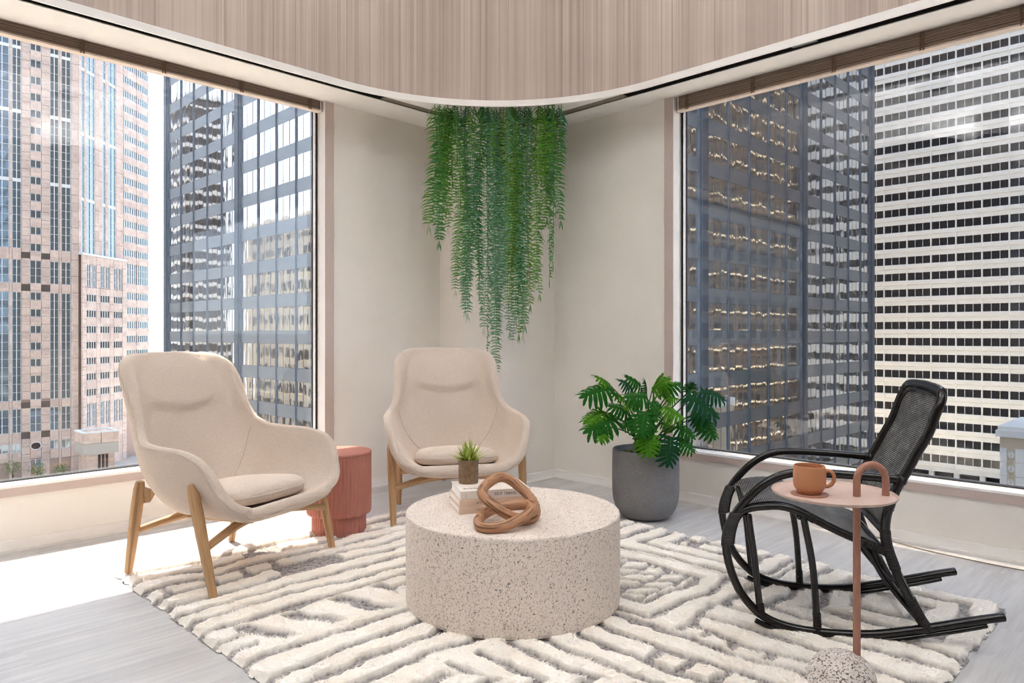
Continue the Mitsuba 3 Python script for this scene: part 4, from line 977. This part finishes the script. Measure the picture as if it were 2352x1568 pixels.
# ------------------------------------------------------------------ hanging fern
k = thing('hanging_fern', 'lush green fern garland hanging from the ceiling in the room corner', 'hanging plant')
part(k, 'planter', prism(Polygon([cam(x, Z, 0)[:2] for x, Z in ((-.46, 5.02), (.30, 5.02), (.30, 5.10), (-.46, 5.10))]), 2.7505, 2.7545), 'mat_philo_stem')
rng = random.Random(77)
def frond(top, length, az, lean, wmax, curve):
    """stem polyline hanging down with pairs of drooping leaflets; az = direction its flat face looks"""
    n = max(10, int(length / 0.0195)); t = np.linspace(0, 1, n)
    face = np.array([math.cos(az), math.sin(az), 0]); side = np.array([-face[1], face[0], 0])
    out = side * lean + face * curve
    st_ = top + np.column_stack([np.zeros(n), np.zeros(n), -length * t]) + out * (np.sin(t * 1.6) * 0.5 + 0.2 * t)[:, None] + side * (0.020 * np.sin(t * 6 + az * 3))[:, None]
    V, F = [], []; o = 0
    prof = np.minimum(1, 0.8 + t * 4) * np.where(t > 0.72, 1 - (t - 0.72) / 0.28 * 0.45, 1)
    lt = np.array([0, .3, .65, 1.0]); wt = np.array([.45, 1.0, .8, 0.0])
    for i in range(1, n):
        for sg in (-1, 1):
            L = wmax * prof[i] * rng.uniform(.86, 1.1); el = math.radians(rng.uniform(-4, 26) if i > 4 else -28); yaw = rng.uniform(-.5, .6) + 0.2
            d = side * sg * math.cos(el) * math.cos(yaw) + face * math.sin(yaw) * math.cos(el) + np.array([0, 0, math.sin(el)])
            if i >= n - 2: d = side * sg * 0.5 + np.array([0, 0, -1.0]); d /= np.linalg.norm(d)
            c = st_[i] + d * (L * lt)[:, None] + np.array([0, 0, -1.0]) * ((0.36 + 0.3 * rng.random()) * L * lt ** 2)[:, None]
            wv = np.array([0, 0, 1.0]) * 0.0037 * (wmax / .055) + face * 0.0022 * sg
            a = c - wv * wt[:, None]; b = c + wv * wt[:, None]
            V += [a[0], b[0], a[1], b[1], a[2], b[2], c[3]]
            F += [(o, o + 2, o + 3), (o, o + 3, o + 1), (o + 2, o + 4, o + 5), (o + 2, o + 5, o + 3), (o + 4, o + 6, o + 5)]; o += 7
    leaf_m = trimesh.Trimesh(np.array(V), np.array(F), process=False)
    return leaf_m, tube(st_[::2] if n > 14 else st_, np.interp(np.linspace(0, 1, len(st_[::2] if n > 14 else st_)), [0, 1], [.0026, .0012]), 5)
def zlow(x):                             # lowest point of the curtain across its width (metres right of the view axis)
    return float(np.interp(x, [-.60, -.55, -.47, -.40, -.36, -.30, -.24, -.19, -.155, -.11, -.06, .0, .06, .09, .14, .22, .30, .36, .42], [1.95, 1.78, 1.70, 1.42, 1.38, 1.25, 1.18, 1.0, .86, 1.05, 1.12, 1.15, .98, 1.12, 1.30, 1.42, 1.50, 1.62, 2.1]))
fr_i = 0
spots = [(-.155, 5.02, 0.0), (.075, 5.02, 0.02), (-.19, 5.03, .1), (-.01, 4.99, .25), (.02, 5.05, .1), (.20, 5.02, .02), (.30, 5.0, .02), (-.40, 5.0, .02), (-.52, 5.0, .05), (.34, 5.04, .3), (-.30, 5.02, .02), (-.46, 5.04, .2)]
for i in range(44):
    x = -.56 + .94 * ((i * 0.618034) % 1.0) + rng.uniform(-.012, .012); spots.append((x, rng.uniform(5.0, 5.12), rng.random() ** 1.3 * 0.75))
cm = ['mat_fern_a', 'mat_fern_b', 'mat_fern_c', 'mat_fern_d']
for x, Z, short in spots:
    top = cam(x * 0.95 - 0.005, Z + 0.04, 2.750); full = 2.78 - zlow(x)
    L = max(0.28, full * (1 - short)); azc = math.atan2(-FWD[1], -FWD[0]) + rng.gauss(0, 0.75)
    lean = rng.gauss(0, .045)
    lm, sm_ = frond(top, L, azc, lean, rng.uniform(.056, .072) * (1.15 if L < 1.2 else 0.95), rng.uniform(-.03, .03))
    m_ = 'mat_fern_d' if (L > 1.3 and rng.random() < .55) else cm[rng.randrange(4)] if rng.random() < .8 else 'mat_fern_a'
    f_ = part(k, 'frond', lm, m_); part(f_, 'stem', sm_, 'mat_stem', smooth=True)

# ------------------------------------------------------------------ philodendron in a concrete pot
k = thing('potted_philodendron', 'split leaf philodendron in a tall rounded grey concrete pot by the right window', 'potted plant')
pp = np.array([3.738, 2.548, 0.0])
part(k, 'pot', moved(lathe([(0, 0.006), (0.118, 0.006), (0.140, 0.012), (0.165, 0.032), (0.186, 0.068), (0.199, 0.115), (0.204, 0.17), (0.2045, 0.30), (0.2035, 0.405), (0.2025, 0.418), (0.198, 0.423), (0.190, 0.423), (0.186, 0.416), (0.184, 0.38), (0.0, 0.38)], 96), pp), 'mat_concrete', smooth=40)
rng = random.Random(31); mv, mf = [], []
for i in range(900):
    r = 0.183 * math.sqrt(rng.random()); a = rng.uniform(0, 2 * math.pi); c = pp + np.array([r * math.cos(a), r * math.sin(a), .382 + .012 * rng.random()])
    u = np.array([rng.gauss(0, 1) for _ in range(3)]) * 0.006; w = np.array([rng.gauss(0, 1), rng.gauss(0, 1), abs(rng.gauss(0, 1))]) * 0.006
    o = len(mv); mv += [c, c + u, c + w]; mf.append((o, o + 1, o + 2))
part(k, 'moss', trimesh.Trimesh(np.array(mv), np.array(mf), process=False), 'mat_moss', stuff=True, label='yellow green moss on the soil')
def split_leaf_outline(nl=6):
    """lobed half outline in (along 0..1, half width)"""
    pts = [(0.0, 0.02)]
    env = lambda t: 0.42 * (math.sin(math.pi * min(1, (t * 0.84 + 0.16))) ** 0.7) * (1.06 - 0.22 * t)
    nl = 7
    for i in range(nl):
        t0 = 0.0 + 0.88 * i / nl; t1 = 0.88 * (i + 1) / nl; w = env((t0 + t1) / 2); dt = t1 - t0
        sw = 0.05 + 0.13 * i / nl - (0.10 if i == 0 else 0.04 if i == 1 else 0); inn = 0.060 + 0.035 * (1 - (t0 + t1) / 2)
        pts += [(t0 + .04 * dt, inn), (t0 - .10 * dt + sw * .5, w * .58), (t0 + .02 * dt + sw, w * .88), (t0 + .36 * dt + sw + .02, w), (t0 + .72 * dt + sw * .95, w * .86), (t0 + .86 * dt + sw * .5, w * .50), (t0 + .90 * dt, inn)]
    pts += [(0.90, 0.06), (0.95, 0.045), (0.985, 0.022), (1.0, 0.0)]
    return pts
def split_leaf(base, tip, normal, droop=0.12, fold=0.22, wscale=1.0, seed=0):
    """leaf surface: a grid-triangulated lobed outline bent along its length"""
    out = split_leaf_outline(); half = [(t, w * wscale) for t, w in out]
    poly = Polygon(half + [(t, -w) for t, w in reversed(half[:-1])]).buffer(0)
    if poly.geom_type != 'Polygon': poly = max(poly.geoms, key=lambda g: g.area)
    dense = poly.segmentize(0.06)
    v, f = trimesh.creation.triangulate_polygon(dense, engine='earcut')
    m = trimesh.Trimesh(np.column_stack([v, np.zeros(len(v))]), f, process=False)
    m = m.subdivide_to_size(0.11)
    v = np.array(m.vertices); f = np.array(m.faces)
    base, tip, normal = np.array(base, float), np.array(tip, float), np.array(normal, float)
    L = np.linalg.norm(tip - base); d = (tip - base) / L; normal -= d * (normal @ d); normal /= np.linalg.norm(normal); s = np.cross(normal, d)
    t, w = v[:, 0], v[:, 1]
    h = -fold * 0 + fold * np.abs(w) - 0.55 * w * w + droop * (4 * t * (1 - t)) - 0.55 * np.abs(w) * (0.3 + t) * np.abs(w) * 2 + 0.015 * np.sin(26 * t + 4 * np.abs(w) + seed) * np.abs(w) * 4
    V = base + d * (L * t)[:, None] + s * (L * w)[:, None] + normal * (L * h)[:, None]
    rib = tube(base + d * (L * np.linspace(0, .96, 10))[:, None] + normal * (L * (droop * 4 * np.linspace(0, .96, 10) * (1 - np.linspace(0, .96, 10)) + 0.004))[:, None], np.linspace(.0026, .0008, 10) , 5)
    return trimesh.Trimesh(V, f, process=False), rib
def zm(x, y, dz):                        # position read off as (right, up) in the plane of the plant, dz metres nearer the camera
    Z = 4.455 - dz; return cam((1310 + x / 3.2 - 1176) / FOCAL * Z, Z, 1.13 - (840 + y / 3.2 - 767) / FOCAL * Z)
LV = [  # base, tip in plant coordinates, nearer(+)/farther, roll, colour
    ((300, 165), (62, 240), .05, .3, 'a'), ((300, 150), (175, 78), -.02, .2, 'b'), ((245, 335), (92, 435), .08, .2, 'b'), ((335, 385), (90, 500), .12, .15, 'a'), ((245, 450), (222, 572), .14, .0, 'b'),
    ((545, 335), (520, 545), .26, .0, 'a'), ((565, 480), (578, 682), .27, .0, 'b'), ((735, 520), (708, 752), .24, -.1, 'c'), ((565, 235), (385, 235), .16, .3, 'a'), ((450, 160), (352, 108), .02, .2, 'c'),
    ((600, 185), (745, 92), .02, -.2, 'b'), ((620, 160), (690, 58), -.06, -.1, 'b'), ((650, 190), (828, 135), .05, -.2, 'a'), ((690, 300), (838, 402), .22, -.2, 'b'), ((850, 215), (1098, 395), .10, -.2, 'c'),
    ((955, 190), (1150, 262), .02, -.3, 'c'), ((960, 375), (1068, 550), .06, -.1, 'a'), ((770, 445), (922, 545), .16, -.2, 'a'), ((790, 540), (918, 645), .20, -.2, 'a'), ((520, 150), (395, 78), -.08, .1, 'a'),
    ((400, 250), (290, 205), .0, .2, 'b'), ((430, 350), (265, 292), .10, .2, 'a'), ((720, 250), (700, 165), .12, .0, 'b'), ((560, 200), (545, 105), -.02, .0, 'c'), ((900, 360), (1010, 470), .0, -.2, 'a'),
    ((480, 250), (400, 330), .18, .2, 'b'), ((600, 300), (640, 420), .20, .0, 'a'), ((860, 200), (905, 120), -.05, -.2, 'a'), ((660, 420), (760, 470), .05, -.1, 'b'), ((700, 230), (800, 250), .10, -.2, 'b'), ((600, 260), (680, 330), .14, 0, 'a'), ((460, 400), (380, 470), .12, .1, 'a')]
for i, (b_, t_, dz, roll, c_) in enumerate(LV):
    base, tip = zm(*b_, dz), zm(*t_, dz + rng.uniform(.02, .09))
    base[0] = min(base[0], 4.22); tip[0] = min(tip[0], 4.24)
    nrm = -FWD * 0.62 + np.array([0, 0, 0.78]) + RGT * (-roll * .8 + rng.uniform(-.15, .15))
    lm, rib = split_leaf(base, tip, nrm, droop=rng.uniform(.05, .14), fold=rng.uniform(.05, .2), wscale=rng.uniform(1.15, 1.4), seed=i)
    l_ = part(k, 'leaf', lm, 'mat_philo_' + c_, smooth=True); part(l_, 'midrib', rib, 'mat_philo_stem', smooth=True)
    a = rng.uniform(0, 6.28); foot = pp + np.array([0.05 * math.cos(a), 0.05 * math.sin(a), .385]); mid = foot * .45 + base * .55 + np.array([0, 0, 0.05])
    part(l_, 'stalk', tube(spline([foot, mid, base], 12), np.linspace(.0052, .0034, 12), 6), 'mat_philo_stem', smooth=True)

# ------------------------------------------------------------------ rattan rocking chair
k = thing('rocking_chair', 'glossy black rattan rocking chair with woven cane seat by the right window', 'rocking chair')
RP = np.array([2.734, 0.994, 0.0]); ra = math.radians(30)
RWv = np.array([math.cos(ra), math.sin(ra), 0]); RU = np.array([-RWv[1], RWv[0], 0]); RWD = 0.50
def rk3(s, z, w=0.0): return RP + RU * s + RWv * w + np.array([0, 0, z])
hoop = [(-.197, .605), (-.108, .610), (-.019, .614), (.062, .616), (.127, .616), (.187, .610), (.226, .597), (.282, .563), (.327, .520), (.362, .478), (.390, .434), (.411, .387), (.418, .345), (.415, .297), (.405, .249), (.389, .2), (.365, .151), (.332, .108), (.291, .072), (.243, .048), (.171, .032), (.089, .027), (-.019, .030), (-.124, .043), (-.202, .061), (-.263, .076), (-.328, .094), (-.403, .115), (-.513, .143)]
rail = [(.402, .335), (.397, .375), (.386, .420), (.366, .450), (.34, .466), (.31, .475), (.271, .481), (.226, .484), (.171, .473), (.116, .449), (.062, .423), (-.019, .388), (-.098, .359), (-.150, .335)]
post = [(-.320, .905), (-.303, .853), (-.288, .807), (-.273, .767), (-.243, .71), (-.212, .646), (-.181, .588), (-.16, .541), (-.145, .494), (-.137, .448), (-.137, .397), (-.145, .352), (-.16, .307), (-.178, .258), (-.202, .208), (-.227, .158), (-.253, .108), (-.278, .072)]
def curve(pts, w, n=70): return spline([rk3(s, z, w) for s, z in pts], n)
def wrap(pts, w, u0, u1, r, turns=0, name='wrapping'):
    P = curve(pts, w, 200); a, b = int(u0 * 199), int(u1 * 199); P = P[a:b + 1]
    turns = max(3, int(np.linalg.norm(np.diff(P, axis=0), axis=1).sum() / 0.0058))
    _, t, A, Bn = frames(P); n = turns * 12; i = np.linspace(0, len(P) - 1, n); f = lambda X_: np.stack([np.interp(i, np.arange(len(P)), X_[:, q]) for q in range(3)], 1)
    th = np.linspace(0, turns * 2 * np.pi, n)
    H_ = f(P) + (r + .0004) * (np.cos(th)[:, None] * f(A) + np.sin(th)[:, None] * f(Bn))
    part(k, name, tube(H_, 0.0024, 5), 'mat_wrap', smooth=True)
def web(w):
    """lashing that binds the seat rail to the hoop: loops round both poles"""
    hp = [(.4175, .328), (.4165, .352), (.4125, .378), (.4055, .404), (.3960, .428), (.386, .449)]; rp = [(.402, .332), (.4005, .352), (.396, .378), (.388, .408), (.377, .434), (.362, .452)]
    P, Q = curve(hp, w, 26), curve(rp, w, 26); V = []
    for a_, b_ in zip(P, Q):
        d = b_ - a_; L = np.linalg.norm(d); d /= L
        th = np.linspace(0, 2 * np.pi, 17)[:-1]
        c, s_ = np.cos(th), np.sin(th); base = np.where(c[:, None] < 0, a_, b_); rr = np.where(c < 0, .0168, .0155)
        V.append(base + (rr * c)[:, None] * d + (rr * s_)[:, None] * RWv)
    ms = [tube(v, 0.0026, 5, closed=True) for v in V]
    part(k, 'lashing', catm(ms), 'mat_wrap', smooth=True)
for w in (0.0, RWD):
    part(k, 'side_hoop', tube(curve(hoop, w, 110), 0.0155, 14), 'mat_black', smooth=True)
    part(k, 'seat_rail', tube(curve(rail, w), 0.0140, 12), 'mat_black', smooth=True)
    part(k, 'runner', tube(curve([(.31, .048), (.243, .024), (.171, .011), (.089, .006), (-.019, .008), (-.124, .020), (-.263, .052), (-.403, .090), (-.46, .108)], w), 0.0075, 8, flat=1.3), 'mat_black', smooth=True)
    part(k, 'front_leg', tube(curve([(.336, .445), (.325, .36), (.314, .28), (.303, .17), (.290, .075)], w, 24), 0.0125, 12), 'mat_black', smooth=True)
    part(k, 'middle_leg', tube(curve([(.142, .455), (.128, .38), (.112, .29), (.10, .16), (.092, .035)], w, 24), 0.0125, 12), 'mat_black', smooth=True)
    part(k, 'rear_brace', tube(curve([(-.05, .372), (-.095, .315), (-.130, .25), (-.166, .20), (-.207, .15), (-.262, .085)], w + (0.018 if w == 0 else -0.018), 24), 0.0105, 10), 'mat_black', smooth=True)
    web(w); wrap(rail, w, .14, .20, .0145, 7); wrap(rail, w, .55, .60, .0145, 5); wrap(rail, w, .86, .99, .0145, 12)
    wrap(post, w, .45, .50, .0168, 5); wrap(post, w, .58, .74, .0168, 16); wrap(post, w, .86, 1.0, .0168, 13)
    wrap(hoop, w, .0, .02, .0158, 4); wrap([(.303, .17), (.292, .09), (.290, .06)], w, .5, 1, .0128, 6); wrap([(.10, .16), (.094, .07), (.092, .025)], w, .45, 1, .0128, 7)
    part(k, 'arm_joint', tube(np.linspace(rk3(-.185, .606, w), rk3(-.200, .604, w + (0.0)), 3), 0.020, 12), 'mat_wrap', smooth=True)
# the back: one bent pole, up one post, round the top and down the other
topc = [(-.320, .905), (-.328, .925)]
lo = [rk3(s, z, 0) for s, z in post[::-1][:-1]]; hi = [rk3(s, z, RWD) for s, z in post[1:]]
arch = [rk3(-.318, .890, 0.004), rk3(-.326, .915, .022), rk3(-.330, .926, .06), rk3(-.332, .932, .16), rk3(-.333, .934, .25), rk3(-.332, .932, .34), rk3(-.330, .926, .44), rk3(-.326, .915, .478), rk3(-.318, .890, .496)]
part(k, 'back_frame', tube(spline(lo + arch + hi, 200), 0.0165, 14), 'mat_black', smooth=True)
def crossbar(s, z, r=.0125, e=0.0): part(k, 'crossbar', tube(np.linspace(rk3(s, z, -e), rk3(s, z, RWD + e), 8), r, 12), 'mat_black', smooth=True)
crossbar(.350, .455); crossbar(-.135, .408); crossbar(-.130, .345); crossbar(-.262, .085, .010); crossbar(.155, .448, .010)
def woven(ptsA, wid, name, sag, lift):
    P = np.array(ptsA, float); d = np.r_[0, np.cumsum(np.linalg.norm(np.diff(P, axis=0), axis=1))]; n = 40
    tt = np.linspace(0, d[-1], n); sz = CubicSpline(d, P)(tt); w = np.linspace(0.004, RWD - .004, 25)
    tg = np.gradient(sz, axis=0); tg /= np.linalg.norm(tg, axis=1, keepdims=True); nr = np.stack([-tg[:, 1], tg[:, 0]], 1)
    V, U = [], []
    for off in (0.0, 0.006):
        for i in range(n):
            for ww in w:
                sg = (lift - sag * math.sin(math.pi * ww / RWD)) + off
                s_, z_ = sz[i] + nr[i] * sg; V.append(rk3(s_, z_, ww)); U.append((ww, tt[i]))
    V, U = np.array(V), np.array(U); m = len(w); F = []
    i, j = np.meshgrid(np.arange(n - 1), np.arange(m - 1), indexing='ij'); q = np.stack([i * m + j, i * m + j + 1, (i + 1) * m + j + 1, (i + 1) * m + j], -1).reshape(-1, 4)
    F = np.vstack([q, q[:, ::-1] + n * m])
    part(k, name, (V, np.vstack([F[:, [0, 1, 2]], F[:, [0, 2, 3]]])), 'mat_cane', smooth=True, uv=U, label='woven black cane panel')
woven([(-.135, .345), (-.098, .365), (-.019, .394), (.062, .429), (.116, .456), (.171, .480), (.226, .491), (.271, .489), (.31, .482), (.345, .470), (.364, .45)], RWD, 'seat_weave', 0.018, 0.004)
woven([(-.137, .400), (-.137, .448), (-.145, .494), (-.16, .541), (-.181, .588), (-.212, .646), (-.243, .71), (-.273, .767), (-.288, .807), (-.303, .853), (-.318, .900), (-.328, .925)], RWD, 'back_weave', -0.012, 0.0)
inner = [(w_, s_, z_) for w_, s_, z_ in ()]
part(k, 'back_bead', tube(spline([rk3(s, z, .026) for s, z in post[::-1][8:-1]] + [rk3(-.318, .888, .05), rk3(-.322, .903, .10), rk3(-.324, .908, .25), rk3(-.322, .903, .40), rk3(-.318, .888, .45)] + [rk3(s, z, RWD - .026) for s, z in post[1:10]], 120), 0.006, 8), 'mat_black', smooth=True)

# ------------------------------------------------------------------ side table with a handle on a stone foot
k = thing('side_table', 'small round terracotta metal table with looped handle on a speckled stone foot', 'side table')
sc_ = np.array([2.262, 0.856]); TH = 0.640
pole = cam(1.0415, 2.172, 0)[:2]
part(k, 'tray', moved(lathe([(0, TH - .003), (0.170, TH - .003), (0.1765, TH), (0.1795, TH + .006), (0.1785, TH + .007), (0.175, TH + .002), (0.168, TH), (0, TH)], 96), (*sc_, 0)), 'mat_tray', smooth=40)
hd = RGT * 0.985 + FWD * 0.12; hd /= np.linalg.norm(hd); px_, py_ = pole
arc = [np.array([px_, py_, z]) for z in (0.16, .3, .5, .62, .68)] + [np.array([px_, py_, .688]) + hd * (0.047 - 0.047 * math.cos(a)) + np.array([0, 0, .047 * math.sin(a)]) for a in np.linspace(0, math.pi, 16)[1:]] + [np.array([px_, py_, z]) + hd * .094 for z in (.675, .655, TH)]
P_ = np.array(arc); d_ = np.r_[0, np.cumsum(np.linalg.norm(np.diff(P_, axis=0), axis=1))]; tt = np.linspace(0, d_[-1], 90)
part(k, 'pole_handle', tube(np.stack([np.interp(tt, d_, P_[:, q]) for q in range(3)], 1), 0.0108, 14), 'mat_brown_metal', smooth=True)
ico = trimesh.creation.icosphere(5); v = np.array(ico.vertices)
v = v * [0.098, 0.098, 0.082]; v *= (1 + 0.05 * (meshkit.noise(ico.vertices * 1.3 + 5) - .5)[:, None] * 2)
v[:, 2] = np.maximum(v[:, 2], -.078)
stc = cam(0.995, 2.168, 0)
part(k, 'stone', trimesh.Trimesh(v + [stc[0], stc[1], RZ + .076], ico.faces, process=False), 'mat_granite', smooth=True)
# coaster and mug
mg = (2.204, 0.905)
k = thing('coaster', 'thin round brown coaster under the mug on the small metal table', 'coaster')
put(k, moved(lathe([(0, 0), (.054, 0), (.0545, .0015), (.054, .003), (0, .003)], 48), (*mg, TH)), 'mat_brown_metal', smooth=40)
k = thing('mug', 'matte caramel brown ceramic mug on the small metal side table', 'mug')
mz = TH + .003
part(k, 'body', moved(lathe([(0, 0), (.030, 0), (.033, .003), (.0355, .009), (.0385, .0105), (.0445, .019), (.0472, .032), (.0475, .058), (.0462, .076), (.0445, .0845), (.0432, .0862), (.0418, .0848), (.0425, .075), (.0435, .04), (.038, .016), (0, .012)], 72), (*mg, mz)), 'mat_mug', smooth=45)
hdir = RGT * .93 - FWD * .3; hdir /= np.linalg.norm(hdir); c0 = np.array([*mg, mz])
part(k, 'handle', tube(spline([c0 + hdir * .0455 + [0, 0, .068], c0 + hdir * .058 + [0, 0, .071], c0 + hdir * .068 + [0, 0, .060], c0 + hdir * .069 + [0, 0, .046], c0 + hdir * .062 + [0, 0, .031], c0 + hdir * .0455 + [0, 0, .024]], 26), .0058, 10), 'mat_mug', smooth=True)
